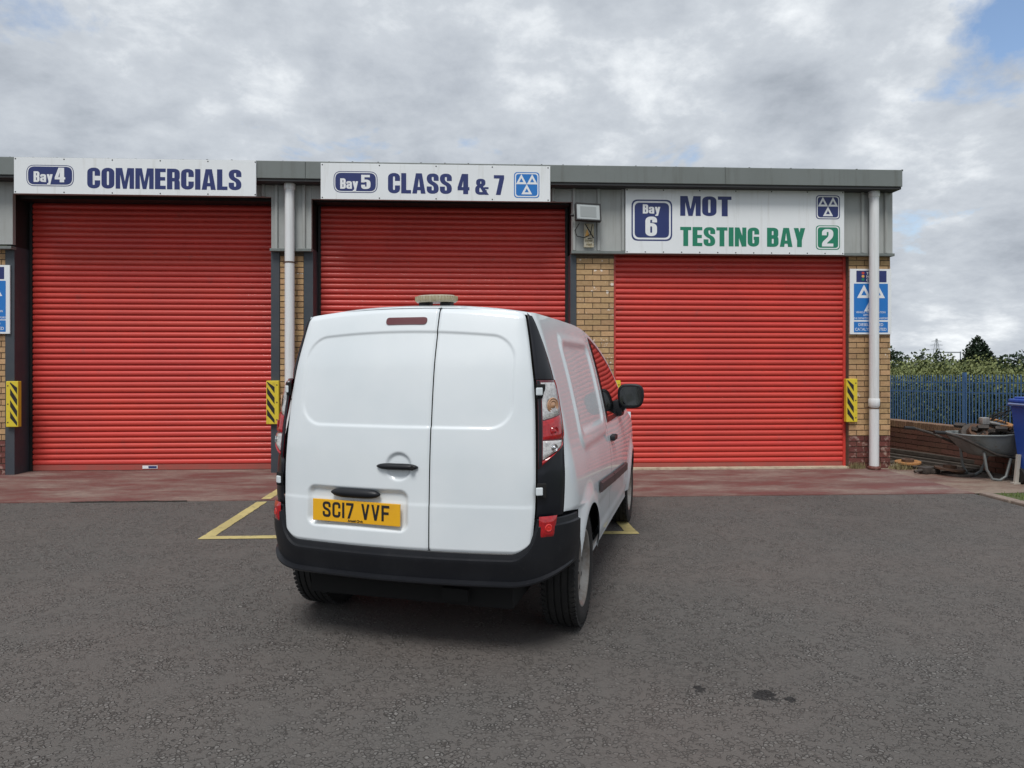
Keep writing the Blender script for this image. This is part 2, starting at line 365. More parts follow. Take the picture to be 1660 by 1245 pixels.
def line(x0, y0, x1, y1, w_=.1, n=24):
    d = Vector((x1-x0, y1-y0, 0)); nrm = Vector((-d.y, d.x, 0)).normalized() * w_/2; v = []; rr = random.Random(x0 + y1)
    for i in range(n+1):
        p = Vector((x0, y0, .012 if y0 > -1.95 else .005)) + d * i/n
        v += [p + nrm * (1 + rr.uniform(-.07, .07)), p - nrm * (1 + rr.uniform(-.07, .07))]
    return tag(mesh('bay_marking', v, [(2*i, 2*i+1, 2*i+3, 2*i+2) for i in range(n)], M['line']), kind='structure')
line(-2.30, -3.575, 1.41, -3.575); line(-2.245, -3.52, -2.245, -2.02, .105); line(-2.24, -1.90, -2.24, -1.30, .1); line(1.355, -3.52, 1.34, -1.99, .105)
st = MB()
for i in range(8): st.box(-4.25 + i*.15, -4.1 + i*.15, -1.958, -1.942, .004, .011 + .002 * (i % 3))
tag(st.build('lifted_drain_edge', M['scrap_dark']), 'dark lifted metal edging strip along the front of the red apron', 'metal strip')
sl = MB(); sl.box(1.93, 5.2, -.035, .08, .006, .03)
tag(sl.build('door_sill', mat('cream_sill', (.50, .44, .32), .8, noise=[(9, .45, .7, (.3, .22, .16))])), kind='structure')
tag(mesh('dark_path_strip', [(6.02, 1.6, .007), (6.12, .2, .007), (6.35, -.75, .007), (6.75, -1.15, .007), (7.2, -1.0, .007), (7.0, .2, .007), (6.6, 2.2, .007), (6.2, 2.4, .007)], [tuple(range(8))], M['dark_brown']), kind='structure')  # dark brown sheet on the path along the low wall
# kerb and lawn at the right edge
kb = empty('kerb'); tag(kb, kind='structure')
for i in range(8):
    a = Vector((5.63, -2.0 - .46*i, 0)); kx = .02*random.uniform(-1, 1)
    MB().box(a.x + kx, a.x + .13 + kx, a.y - .45, a.y, -.1, .035 + random.uniform(-.012, .012), b=.015).build('kerb_stone', M['concrete'], kb)
tag(mesh('verge', [(5.76, -6.0, .016), (9.5, -6.0, .016), (9.5, -1.9, .016), (6.2, -2.02, .016), (5.76, -2.02, .016)], [(0, 1, 2, 3, 4)], M['grassland']), kind='structure')
def blades(name, area, n, h0, h1, m, seed, w_=.006):
    rr = random.Random(seed); v = []; f = []
    for i in range(n):
        x, y, z = area(rr); a = rr.uniform(0, 6.28); hh = rr.uniform(h0, h1); t = rr.uniform(-.4, .4) * hh; u = rr.uniform(-.4, .4) * hh
        dx, dy = math.cos(a)*w_, math.sin(a)*w_; b = len(v)
        v += [(x-dx, y-dy, z), (x+dx, y+dy, z), (x+t, y+u, z+hh)]; f.append((b, b+1, b+2))
    return mesh(name, v, f, m)
tag(blades('verge_grass', lambda r: (r.uniform(5.8, 9.4), r.uniform(-5.5, -2.1), .012), 16000, .02, .055, M['grass'], 3), 'short green grass on the verge behind the kerb', 'grass', kind='stuff')

# ------------------------------------------------------------------ lettering
def rp(pts, r, closed=False, n=5):
    pts = [Vector(p) for p in pts]; out = []; N_ = len(pts)
    for i, p in enumerate(pts):
        if not closed and i in (0, N_-1): out.append(p.copy()); continue
        a = pts[i-1]; b = pts[(i+1) % N_]; da = (a-p); db = (b-p); rr = min(r, da.length*.49, db.length*.49)
        p0 = p + da.normalized()*rr; p1 = p + db.normalized()*rr
        for k in range(n+1):
            t = k/n; out.append(p0*(1-t)**2 + p*2*t*(1-t) + p1*t*t)
    return out
def stroke(path, s, t, closed=False):
    N_ = len(path); L_ = []; Q = []
    for i, p in enumerate(path):
        a = path[i-1] if (closed or i) else path[i]; b = path[(i+1) % N_] if (closed or i < N_-1) else path[i]
        d = (b-a).normalized(); nn = Vector((-d.y, d.x)); o = Vector((nn.x*s/2, nn.y*t/2)); L_.append(p+o); Q.append(p-o)
    m_ = N_ if closed else N_-1
    return [[L_[i], L_[(i+1) % N_], Q[(i+1) % N_], Q[i]] for i in range(m_)]
def rect(x0, y0, x1, y1): return [[(x0, y0), (x1, y0), (x1, y1), (x0, y1)]]
def glyph(c, s=.235, t=.17, w=.56):
    """heavy condensed capitals; returns (layers of quads, advance)"""
    h = s/2; k = t/2; r = .17
    st_ = lambda pts, rr=r, cl=False: stroke(rp(pts, rr, cl), s, t, cl)
    if c == 'C': return [st_([(w-h, .61), (w-h, 1-k), (h, 1-k), (h, k), (w-h, k), (w-h, .39)])], w
    if c == 'O': return [st_([(w-h, 1-k), (h, 1-k), (h, k), (w-h, k)], r, True)], w
    if c == 'G': return [st_([(w-h, .64), (w-h, 1-k), (h, 1-k), (h, k), (w-h, k), (w-h, .5)]), rect(w*.52, .36, w, .52)], w
    if c == 'S': return [st_([(w-h, .64), (w-h, 1-k), (h, 1-k), (h, .60), (w-h, .42), (w-h, k), (h, k), (h, .36)], .15)], w
    if c == 'I': return [rect(0, 0, s, 1)], s
    if c == '1': return [rect(0, 0, s, 1)], s
    if c == 'L': return [rect(0, 0, s, 1), rect(s, 0, w*.82, t)], w*.82
    if c == 'E': return [rect(0, 0, s, 1), rect(s, 0, w*.84, t)+rect(s, .42, w*.8, .42+t)+rect(s, 1-t, w*.84, 1)], w*.84
    if c == 'F': return [rect(0, 0, s, 1), rect(s, .42, w*.86, .42+t)+rect(s, 1-t, w*.94, 1)], w*.94
    if c == 'T': return [rect(0, 1-t, w*.95, 1), rect(w*.475-h, 0, w*.475+h, 1-t)], w*.95
    if c == 'M':
        W_ = .80; return [rect(0, 0, s*.84, 1)+rect(W_-s*.84, 0, W_, 1), [[(s*.6, 1), (s*1.22, 1), (W_/2+.06, 0), (W_/2-.08, 0)]], [[(W_-s*1.22, 1), (W_-s*.6, 1), (W_/2+.08, 0), (W_/2-.06, 0)]]], W_
    if c == 'N': return [rect(0, 0, s*.85, 1)+rect(w-s*.85, 0, w, 1), [[(0.03, 1), (s*.95, 1), (w-.03, 0), (w-s*.95, 0)]]], w
    if c == 'A':
        W_ = .62; return [[[(0, 0), (s*.93, 0), (W_/2+.03, 1), (W_/2-.14, 1)]], [[(W_-s*.93, 0), (W_, 0), (W_/2+.14, 1), (W_/2-.03, 1)]], rect(.14, .17, W_-.14, .33)], W_
    if c == 'V': return [[[(0, 1), (s, 1), (w/2+s*.42, 0), (w/2-s*.5, 0)]], [[(w-s, 1), (w, 1), (w/2+s*.5, 0), (w/2-s*.42, 0)]]], w
    if c == 'Y': return [[[(0, 1), (s, 1), (w/2+.08, .34), (w/2-h, .34)]], [[(w-s, 1), (w, 1), (w/2+h, .34), (w/2-.08, .34)]], rect(w/2-h, 0, w/2+h, .42)], w
    if c == 'R': return [rect(0, 0, s, 1), st_([(.1, 1-k), (w-h, 1-k), (w-h, .47), (.1, .47)], .13), [[(w-s, .02), (w-s, 0), (w, 0), (w, .36)], [(w-s, .42), (w-s, .02), (w, .36), (w-.04, .46)]]], w
    if c == 'B': return [rect(0, 0, s, 1), st_([(.1, 1-k), (w-h-.01, 1-k), (w-h-.01, .53), (.1, .53)], .12), st_([(.1, .51), (w-h, .51), (w-h, k), (.1, k)], .12)], w
    if c == '4': return [rect(w-s-.06, 0, w-.06, 1), rect(0, .19, w, .35), [[(0, .33), (.19, .33), (w-.22, 1), (w-.36, 1)]]], w
    if c == '7': return [rect(0, 1-t, w*.92, 1), [[(.1, 0), (.1+s, 0), (w*.92, 1-t), (w*.92-s, 1-t)]]], w*.92
    if c == '5': return [rect(0, 1-t, w*.93, 1), rect(0, .46, s*.85, 1-t), st_([(h*.7, .58), (w-h, .58), (w-h, k), (h, k), (h, .30)], .15)], w
    if c == '6': return [st_([(w-h, .58), (h, .58), (h, k), (w-h, k)], .15, True), st_([(w-h, .70), (w-h, 1-k), (h, 1-k), (h, .35)], .15)], w
    if c == '2': return [st_([(h, .64), (h, 1-k), (w-h, 1-k), (w-h, .56), (h*1.1, .22), (h*1.1, .08)], .14), rect(0, 0, w, t)], w
    if c == '&': return [st_([(.17, .60), (.17, 1-k), (.45, 1-k), (.45, .60)], .12, True), st_([(.52, .30), (.52, k), (h, k), (h, .50), (.40, .55)], .16), [[(.16, .66), (.36, .66), (.76, 0), (.52, 0)]], rect(.5, .36, .74, .48)], .76
    if c == 'a': return [st_([(h, .50), (h, .74-k), (w-h, .74-k), (w-h, 0)], .11), stroke(rp([(h, k), (h, .38), (w-h, .38), (w-h, k)], .1, True), s, t*.85, True)], w
    if c == 'y': return [[[(0, .74), (s, .74), (w/2+.09, 0), (w/2-.09, 0)]], [[(w-s, .74), (w, .74), (w/2+.05, -.24), (w/2-.16, -.24)]], rect(.04, -.24, w/2, -.24+t*.8)], w
    return [], .26
def word(name, text, x0, x1, z0, hgt, y, m, parent, gap=.055, **k):
    """lettering between x0 and x1, cap height hgt, lying just in front of plane y"""
    items = []; pen = 0
    for ch in text:
        g, a = glyph(ch, **k); items.append((g, pen)); pen += a + gap
    pen -= gap; sx = (x1 - x0) / pen; b = MB()
    for g, p in items:
        for li, layer in enumerate(g):
            yy = y - .0012 - .0005*li
            for q in layer: b.add([(x0 + (p + a[0])*sx, yy, z0 + a[1]*hgt) for a in q], [(0, 1, 2, 3)])
    o = mesh(name, b.v, b.f, m, parent); return o
def rrect(x0, x1, z0, z1, r, n=6):
    return rp([(x0, z0), (x1, z0), (x1, z1), (x0, z1)], r, True, n)
def plate_shape(name, x0, x1, z0, z1, r, y, m, parent):
    p = rrect(x0, x1, z0, z1, r); return mesh(name, [(a.x, y, a.y) for a in p], [tuple(range(len(p)))], m, parent)
def badge(x0, x1, z0, z1, r, y, m, parent):
    bd = (z1-z0) * .035
    a = plate_shape('badge', x0, x1, z0, z1, r, y-.001, m, parent)
    plate_shape('badge_border', x0+bd, x1-bd, z0+bd, z1-bd, r*.9, y-.0015, M['white'], a)
    plate_shape('badge_field', x0+bd*2.2, x1-bd*2.2, z0+bd*2.2, z1-bd*2.2, r*.8, y-.002, m, a); return a
def triangles(x, z, s, y, m, parent, name='emblem'):
    """three outlined triangles: two above, one below, points touching; (x, z) the middle, s the width of the group"""
    b = MB(); t = s*.5
    for cx_, zb, up in ((x - t/2, z, 1), (x + t/2, z, 1), (x, z - t*.93, 1)):
        o = [(cx_-t/2, zb), (cx_+t/2, zb), (cx_, zb + t*.93)]; g = (cx_, zb + t*.31); i = [(g[0]+(p[0]-g[0])*.40, g[1]+(p[1]-g[1])*.40) for p in o]
        for k in range(3):
            q = [o[k], o[(k+1) % 3], i[(k+1) % 3], i[k]]; b.add([(a, y, c) for a, c in q], [(0, 1, 2, 3)])
    return mesh(name, b.v, b.f, m, parent)
def font_text(name, text, x, z, size, y, m, parent, bold=0, align='CENTER', sx=1):
    cu = bpy.data.curves.new(name, 'FONT'); cu.body = text; cu.size = size; cu.align_x = align; cu.offset = bold; cu.fill_mode = 'FRONT'
    tmp = bpy.data.objects.new(name, cu); COL.objects.link(tmp); dg = bpy.context.evaluated_depsgraph_get(); dg.update()
    me = bpy.data.meshes.new_from_object(tmp.evaluated_get(dg)); bpy.data.objects.remove(tmp); bpy.data.curves.remove(cu)
    me.transform(Matrix(((sx, 0, 0, x), (0, 0, -1, y), (0, 1, 0, z), (0, 0, 0, 1)))); me.materials.clear()
    return link(name, me, m, parent)

# ------------------------------------------------------------------ the workshop building
bld = empty('workshop_building', (0, 0, 0)); tag(bld, 'long single-storey brick workshop with red roller doors under a grey fascia', 'building')
PITCH = .0765
def unit_brick(m, nm):
    b = MB().box(-.5, .5, -.012, .1, -.0325, .0325, b=0); me = bpy.data.meshes.new(nm); me.from_pydata(b.v, [], b.f); me.materials.append(m); return me
B_BUFF, B_SPALL, B_RED = unit_brick(M['brick'], 'brick'), unit_brick(M['brick_white'], 'brick'), unit_brick(M['brick_red'], 'brick')
def pier(x0, x1, ztop, spall=0.0, seed=1, red=6):
    rr = random.Random(seed)
    p = MB().box(x0, x1, .0, .42, 0, ztop).build('brick_pier', M['mortar'], bld)
    n = int(ztop / PITCH); L_ = .226
    for j in range(n):
        z = PITCH * (j + .5); off = 0 if j % 2 else .113; x = x0 - off
        while x < x1 - .012:
            a, b = max(x, x0) + .005, min(x + L_, x1) - .005
            if b - a > .025:
                me = B_RED if j < red else (B_SPALL if rr.random() < spall else B_BUFF)
                o = bpy.data.objects.new('brick', me); COL.objects.link(o); o.parent = p
                o.location = ((a+b)/2, rr.uniform(-.0025, .0025), z); o.scale = (b-a, 1, 1)
            x += L_
    return p
pier(5.205, 5.805, 2.99, .12, 1); pier(1.384, 1.905, 2.97, .38, 2); pier(-2.602, -2.285, 2.98, .05, 3); pier(-6.76, -6.14, 3.0, .05, 4)
# plain flank and back walls, roof
MB().box(5.50, 5.79, .43, 14, 0, 3.86).build('side_wall', M['brick'], bld)
MB().box(-11.5, -6.765, 0, .4, 0, 3.6).build('front_wall', M['brick'], bld)
MB().box(-11.5, 5.78, 13.7, 14, 0, 3.86).build('back_wall', M['brick'], bld)
MB().box(-11.6, 5.80, -.05, 14.1, 3.95, 4.06).build('roof', M['fascia'], bld)
# fascia and gutter; the gutter's near-black colour has the soffit shade painted in
fx = [(-11.6, -6.45), (-6.447, -2.2), (-2.197, 3.35), (3.353, 5.80)]
for a, b in fx: MB().box(a, b, -.30, -.06, 3.868, 4.095, b=.006).build('fascia', M['fascia'], bld)
MB().box(-11.6, 5.79, -.285, -.06, 3.835, 3.866).build('gutter', M['gutter_shade'], bld)
rv = MB()
for i in range(44): 
    x = -7.5 + i*.31 + random.uniform(-.05, .05); rv.box(x, x+.02, -.25, -.22, 4.094, 4.094 + random.choice((.012, .02, .016)))
rv.build('fixing', M['steel_black'], bld)['kind'] = 'stuff'
# cladding
def clad(x0, x1, z0, z1, ribs):
    b = MB(); y = -.06; xs_ = [x0]; prof = [(x0, y)]
    for rx in ribs:
        for dx, dy in ((-.026, 0), (-.016, -.032), (.016, -.032), (.026, 0)):
            if x0 < rx+dx < x1: prof.append((rx+dx, y+dy))
    prof.append((x1, y)); n = len(prof)
    v = [(px, py, z0) for px, py in prof] + [(px, py, z1) for px, py in prof] + [(x0, .0, z0), (x1, .0, z0), (x0, .0, z1), (x1, .0, z1)]
    f = [(i, i+1, n+i+1, n+i) for i in range(n-1)] + [(2*n, 0, n, 2*n+2), (n-1, 2*n+1, 2*n+3, 2*n-1), tuple(range(n-1, -1, -1)) + (2*n, 2*n+1)]
    b.add(v, f); o = b.build('cladding_panel', M['cladding'], bld)
    return o
def ribset(a, b, p0, step=.34):
    k = math.ceil((a - p0) / step); out = []
    while p0 + k*step < b: out.append(p0 + k*step); k += 1
    return out
clad(-2.70, -2.175, 2.99, 3.84, [-2.63, -2.27]); clad(-6.76, -6.02, 3.02, 3.84, ribset(-6.76, -6.02, -6.62))
clad(1.315, 5.805, 3.0, 3.84, ribset(1.315, 5.805, 1.345, .335))
clad(-6.018, -2.702, 3.68, 3.838, ribset(-6.018, -2.702, -6.2)); clad(-2.173, 1.313, 3.66, 3.838, ribset(-2.173, 1.313, -2.0))
for a, b in ((-2.71, -2.165), (-6.78, -6.01), (1.305, 5.81)):
    MB().box(a, b, -.105, .0, 2.955, 2.992, b=.004).build('drip_flashing', M['fascia'], bld)
# steel door posts with deep reveals
for x0, x1 in ((-6.138, -6.022), (-2.716, -2.604), (-2.283, -2.162), (1.302, 1.382)):
    MB().box(x0, x1, -.02, .40, 0, 3.0 if x0 != 1.302 else 2.96).build('door_post', M['steel_dark'], bld)
for x0, x1 in ((-6.14, -6.03), (-2.71, -2.62), (-2.27, -2.18), (1.32, 1.38)):
    MB().box(x0, x1, .02, .40, 3.0, 3.8).build('door_post', M['steel_black'], bld)
for x0, x1 in ((-6.018, -2.72), (-2.158, 1.30)):
    MB().box(x0, x1, .06, .42, 3.645, 3.86).build('shutter_housing', M['steel_black'], bld)
def slat_mesh(wid):
    prof = [(.006, 0), (-.010, .004), (-.0165, .014), (-.0195, .032), (-.0175, .048), (-.011, .060), (.004, .0655), (.008, .0757)]; n = len(prof)
    v = [(sx * wid/2, y, z) for sx in (-1, 1) for y, z in prof]
    f = [(i, n+i, n+i+1, i+1) for i in range(n-1)]
    me = bpy.data.meshes.new('slat'); me.from_pydata(v, [], f); me.materials.append(M['slat'])
    for p in me.polygons: p.use_smooth = True
    return me
def roller_door(x0, x1, y, ztop, label):
    d = MB().box(x0, x1, y+.012, y+.05, 0, ztop+.05).build('roller_door', M['steel_black'], bld); d['label'] = label
    MB().box(x0, x1, y-.012, y+.008, .012, .085, b=.004).build('bottom_rail', M['bottom_rail'], d)
    me = slat_mesh(x1 - x0); z = .087; rr = random.Random(x0)
    while z < ztop:
        o = bpy.data.objects.new('slat', me); COL.objects.link(o); o.parent = d; o.location = ((x0+x1)/2, y + rr.uniform(-.0012, .0012), z)
        o.rotation_euler = (rr.uniform(-.012, .012), 0, 0); z += .0757
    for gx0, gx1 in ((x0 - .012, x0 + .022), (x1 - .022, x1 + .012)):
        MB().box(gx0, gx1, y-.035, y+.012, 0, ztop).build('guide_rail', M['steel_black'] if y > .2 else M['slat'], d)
    return d
d4 = roller_door(-6.0, -2.735, .31, 3.70, 'red slatted roller door below the COMMERCIALS sign')
d5 = roller_door(-2.145, 1.29, .31, 3.70, 'red slatted roller door behind the white van')
d6 = roller_door(1.92, 5.19, .10, 2.99, 'red slatted roller door below the MOT TESTING BAY sign')
stk = MB().box(-4.53, -4.33, .292, .2965, .03, .072).build('door_sticker', M['white'], d4)
MB().box(-4.45, -4.34, .2905, .2915, .036, .066).build('sticker_print', M['navy'], stk)
# downpipes
def downpipe(x, y, z0, z1, collars, brackets):
    p = MB().tube([(x, y, z0), (x, y, z1)], .063, 20).build('downpipe', M['pipe'], bld, True)
    for z, hh in collars: MB().tube([(x, y, z-hh), (x, y, z-hh+.012), (x, y, z+hh-.012), (x, y, z+hh)], [.066, .073, .073, .066], 20).build('collar', M['pipe'], p, True)
    for z in brackets:
        MB().tube([(x, y, z-.009), (x, y, z+.009)], .0675, 20).box(x-.095, x+.095, y+.035, y+.05, z-.009, z+.009).build('bracket', M['rust'], p)
downpipe(-2.44, -.14, .02, 3.86, [(3.80, .045)], [2.80, 1.0]); downpipe(5.495, -.14, .02, 3.86, [(3.80, .045), (.93, .055)], [.855])
b = MB().lathe([(.063, .0), (.085, .01), (.085, .03), (.065, .05)], 20, Matrix.Translation((5.495, -.14, .008))).build('pipe_foot', M['brick_red'], bld, True)

# ------------------------------------------------------------------ signs
def board(name, x0, x1, z0, z1, y, label, depth=.025, screws=None):
    s = MB().box(x0, x1, y, y+depth, z0, z1, b=.002).build(name, M['sign']); tag(s, label, 'sign')
    sc = screws or []
    me = None
    for (sx, sz) in sc:
        if me is None:
            o = MB().lathe([(0, -.004), (.006, -.003), (.009, 0)], 8, Matrix.Rotation(R(-90), 4, 'X')).build('screw', M['steel_black'], s); me = o.data; o.location = (sx, y-.001, sz)
        else:
            o = bpy.data.objects.new('screw', me); COL.objects.link(o); o.parent = s; o.location = (sx, y-.001, sz)
    return s
YS = -.325
s4 = board('bay_sign', -5.838, -2.82, 3.625, 4.085, YS, 'long white sign reading Bay 4 COMMERCIALS', screws=[(-5.82+i*.598, z) for i in range(6) for z in (3.645, 4.065)])
badge(-5.685, -5.10, 3.72, 3.99, .10, YS, M['navy'], s4)
word('lettering', 'Bay', -5.595, -5.36, 3.772, .135, YS-.0022, M['white'], s4); word('lettering', '4', -5.335, -5.205, 3.772, .185, YS-.0022, M['white'], s4)
word('lettering', 'COMMERCIALS', -4.935, -3.005, 3.70, .265, YS, M['navy'], s4)
s5 = board('bay_sign', -1.996, .994, 3.60, 4.068, YS, 'long white sign reading Bay 5 CLASS 4 & 7', screws=[(-1.975+i*.735, z) for i in range(5) for z in (3.62, 4.045)])
badge(-1.83, -1.265, 3.685, 3.965, .10, YS, M['navy'], s5)
word('lettering', 'Bay', -1.745, -1.515, 3.735, .135, YS-.0022, M['white'], s5); word('lettering', '5', -1.475, -1.355, 3.735, .185, YS-.0022, M['white'], s5)
word('lettering', 'CLASS', -1.13, -.30, 3.685, .265, YS, M['navy'], s5); word('lettering', '4', -.225, -.07, 3.685, .265, YS, M['navy'], s5)
word('lettering', '&', .005, .185, 3.68, .21, YS, M['navy'], s5); word('lettering', '7', .25, .385, 3.68, .26, YS, M['navy'], s5)
badge(.515, .85, 3.645, 3.985, .05, YS, M['blue'], s5); triangles(.683, 3.825, .285, YS-.003, M['white'], s5)
Y6 = -.125
s6 = board('bay_sign', 2.04, 5.08, 2.962, 3.84, Y6, 'large white sign reading Bay 6 MOT TESTING BAY 2', screws=[(2.06+i*.25, 2.98) for i in range(13)] + [(2.06+i*.5, 3.82) for i in range(7)])
badge(2.12, 2.68, 3.13, 3.69, .09, Y6, M['navy'], s6)
word('lettering', 'Bay', 2.275, 2.515, 3.50, .125, Y6-.0022, M['white'], s6); word('lettering', '6', 2.31, 2.47, 3.195, .265, Y6-.0022, M['white'], s6)
word('lettering', 'MOT', 2.79, 3.50, 3.475, .27, Y6, M['navy'], s6); word('lettering', 'TESTING BAY', 2.79, 4.53, 3.065, .26, Y6, M['green'], s6, gap=.06)
badge(4.68, 5.02, 3.45, 3.78, .055, Y6, M['navy'], s6); triangles(4.85, 3.625, .285, Y6-.003, M['white'], s6)
badge(4.68, 5.02, 3.03, 3.365, .055, Y6, M['green'], s6); word('lettering', '2', 4.765, 4.925, 3.075, .24, Y6-.0022, M['white'], s6)
def station_sign(x0, x1, z0, z1, label):
    y = -.045; s = MB().box(x0, x1, y, y+.02, z0, z1, b=.002).build('testing_station_sign', M['sign']); tag(s, label, 'sign', 'testing station signs on the end piers')
    w_ = x1-x0; cx_ = (x0+x1)/2
    plate_shape('header', x0+.09, x1-.07, z1-.185, z1-.025, .004, y-.001, M['navy'], s)
    for i, m_ in enumerate(('redvinyl', 'amber', 'green')): plate_shape('signal_light', x0+.165, x0+.205, z1-.075-.045*i, z1-.04-.045*i, .017, y-.002, M[m_], s)
    for i, tx in enumerate(('TRA', 'MOT', 'COM')): font_text('lettering', tx, x0+.232, z1-.078-.047*i, .05, y-.002, M['white'], s, .0016, 'LEFT')
    plate_shape('blue_panel', x0+.055, x1-.05, z1-.71, z1-.205, .012, y-.001, M['blue'], s)
    triangles(cx_+.003, z1-.405, .40, y-.002, M['white'], s)
    for tx, dz, sz in (('VEHICLE TESTING STATION', .615, .037), ('APPROVED BY', .655, .037), ('THE DEPARTMENT OF TRANSPORT', .698, .034)): font_text('lettering', tx, cx_, z1-dz, sz, y-.002, M['white'], s, .0003, sx=.92)
    plate_shape('blue_panel', x0+.055, x1-.05, z0+.025, z0+.175, .006, y-.001, M['blue'], s)
    for tx, dz in (('DIESELS TESTED', .115), ('CATALYSTS TESTED', .05)): font_text('lettering', tx, cx_, z0+dz, .056, y-.002, M['white'], s, .0004, sx=.9)
station_sign(5.206, 5.798, 1.873, 2.782, 'blue and white testing station sign behind the right-hand downpipe')
station_sign(-6.66, -6.066, 1.855, 2.752, 'blue and white testing station sign at the left edge of the photo')
# corner guards
def guard(x0, x1, z0, z1, label, flip=1):
    y0 = -.07
    o = MB().box(x0, x1, y0, .0, z0, z1, b=.008).build('corner_guard', M['yellow']); tag(o, label, 'corner guard', 'yellow and black corner guards beside the doors')
    a, b_ = (x0 + .012, x1 - .055) if flip > 0 else (x0 + .055, x1 - .012)
    if x1 - x0 < .1: a, b_ = x0 + .01, x1 - .01
    n = 4; hh = (z1-z0); ph = hh / n
    for i in range(n + 1):
        zl = z0 + ph*(i - .15); sl_ = .14; t = ph*.58
        poly = [(a, zl + sl_), (b_, zl), (b_, zl + t), (a, zl + sl_ + t)]
        poly = [(px, min(max(pz, z0 + .012), z1 - .012)) for px, pz in poly]
        if max(p[1] for p in poly) - min(p[1] for p in poly) < .03: continue
        mesh('stripe', [(px, y0-.002, pz) for px, pz in poly], [(0, 1, 2, 3)], M['black'], o)
    for k in (.1, .5, .9):
        MB().lathe([(0, -.004), (.008, -.003), (.010, 0)], 8, Matrix.Translation(((x1 - .025) if flip > 0 else (x0 + .025), y0, z0 + hh*k)) @ Matrix.Rotation(R(-90), 4, 'X')).build('bolt', M['rust'], o)
guard(-6.10, -5.945, .638, 1.235, 'yellow and black striped guard left of the COMMERCIALS door', -1); guard(-2.765, -2.60, .66, 1.238, 'yellow and black striped guard between the COMMERCIALS door and the van')
guard(1.86, 1.985, .65, 1.235, 'yellow and black striped guard partly hidden behind the van mirror'); guard(5.142, 5.30, .654, 1.254, 'yellow and black striped guard right of the MOT bay door')
# floodlight, cable and torn notice
fl = empty('floodlight', (1.50, -.12, 3.46)); tag(fl, 'square black-framed floodlight on the cladding left of the MOT sign', 'floodlight')
T = Matrix.Rotation(R(-14), 4, 'X') @ Matrix.Rotation(R(6), 4, 'Z') @ Matrix.Translation((0, -.12, 0))
MB().box(-.175, .175, .0, .05, -.125, .125, T, b=.008).build('housing', M['steel_black'], fl)
fr = MB()
for q in ((-.175, .175, .108, .125), (-.175, .175, -.125, -.108), (-.175, -.158, -.108, .108), (.158, .175, -.108, .108)): fr.box(q[0], q[1], -.012, -.001, q[2], q[3], T)
fr.build('frame', M['steel_black'], fl)
MB().box(-.157, .157, -.004, -.0015, -.107, .107, T).build('glass', M['lamp_glass'], fl)
rf = MB(); rf.box(-.11, .11, -.0065, -.0045, -.075, .075, T); rf.build('reflector', mat('reflector_face', (.25, .27, .27), .3), fl)
MB().tube([(-.02, -.06, -.12), (.10, -.02, -.30), (.02, .03, -.30)], .008, 6).tube([(-.21, -.04, .0), (-.17, -.05, .0)], .02, 8).build('bracket', M['steel_black'], fl)
MB().tube([(-.10, -.06, -.11), (-.15, .0, -.20), (-.12, .02, -.27), (-.02, .02, -.29), (.06, .0, -.25), (.08, -.04, -.12)], .006, 6).build('cable', M['steel_black'], fl, True)
nt_ = MB().box(1.475, 1.61, -.101, -.097, 3.04, 3.36).build('torn_notice', M['paper']); tag(nt_, 'faded torn paper notice below the floodlight', 'notice')
font_text('lettering', 'nger', 1.545, 3.115, .06, -.103, mat('faded_ink', (.16, .13, .07), .8), nt_, .001); font_text('lettering', 'roof', 1.545, 3.065, .045, -.103, bpy.data.materials['faded_ink'], nt_, .001)
mesh('warning_symbol', [(1.49, -.103, 3.19), (1.55, -.103, 3.19), (1.52, -.103, 3.29)], [(0, 1, 2)], M['amber'], nt_)

# ------------------------------------------------------------------ the van (local: x right, y forward, origin on the ground under the rear axle)
van = empty('delivery_van', (-.172, -5.420, 0), R(-18)); tag(van, 'white panel van with black rear bumper parked facing the roller doors', 'van')
WT = [(.20, .78), (.35, .83), (.5, .850), (.75, .854), (.9, .841), (1.05, .812), (1.2, .783), (1.4, .738), (1.6, .683), (1.7, .650), (1.8, .60)]
YR = [(.3, -.69), (.55, -.70), (.9, -.692), (1.13, -.675), (1.43, -.635), (1.6, -.59), (1.72, -.55), (1.8, -.51)]
CR = [(.3, .27), (.75, .26), (.95, .23), (1.3, .185), (1.6, .12), (1.72, .08), (1.8, .07)]
def Wz(z, y=0):
    w_ = interp(WT, z)
    if y > 1.6: w_ *= 1 - .10 * ((y - 1.6) / 1.9) ** 2
    return w_
def plan(s_, z):
    """point on the body skin at height z: s 0..1 rear face from the centreline, 1..2 round the corner, then forward along the flank"""
    W_ = Wz(z); c = interp(CR, z); y0 = interp(YR, z); xa = W_ - c; bq = .15; ya = y0 + bq*xa*xa; ys_ = ya + c*1.35
    if s_ <= 1: x = xa*s_; return x, y0 + bq*x*x
    if s_ <= 2:
        t = s_-1; d = Vector((1, 2*bq*xa)).normalized(); p0 = Vector((xa, ya)); p3 = Vector((W_, ys_)); p1 = p0 + d*c*.6; p2 = p3 - Vector((0, 1))*c*.75
        q = p0*(1-t)**3 + p1*3*t*(1-t)**2 + p2*3*t*t*(1-t) + p3*t**3; return q.x, q.y
    y = ys_ + (s_-2); return Wz(z, y), y
def solve(f, target, lo, hi):
    for _ in range(24):
        m_ = (lo+hi)/2
        if f(m_) < target: lo = m_
        else: hi = m_
    return (lo+hi)/2
def s_of_x(x, z):
    xa = Wz(z) - interp(CR, z)
    return x/xa if x <= xa else solve(lambda s_: plan(s_, z)[0], x, 1, 2)
def s_of_y(y, z):
    W_ = Wz(z); c = interp(CR, z); xa = W_ - c; ys_ = interp(YR, z) + .15*xa*xa + c*1.35
    return 2 + y - ys_ if y >= ys_ else solve(lambda s_: plan(s_, z)[1], y, .3, 2)
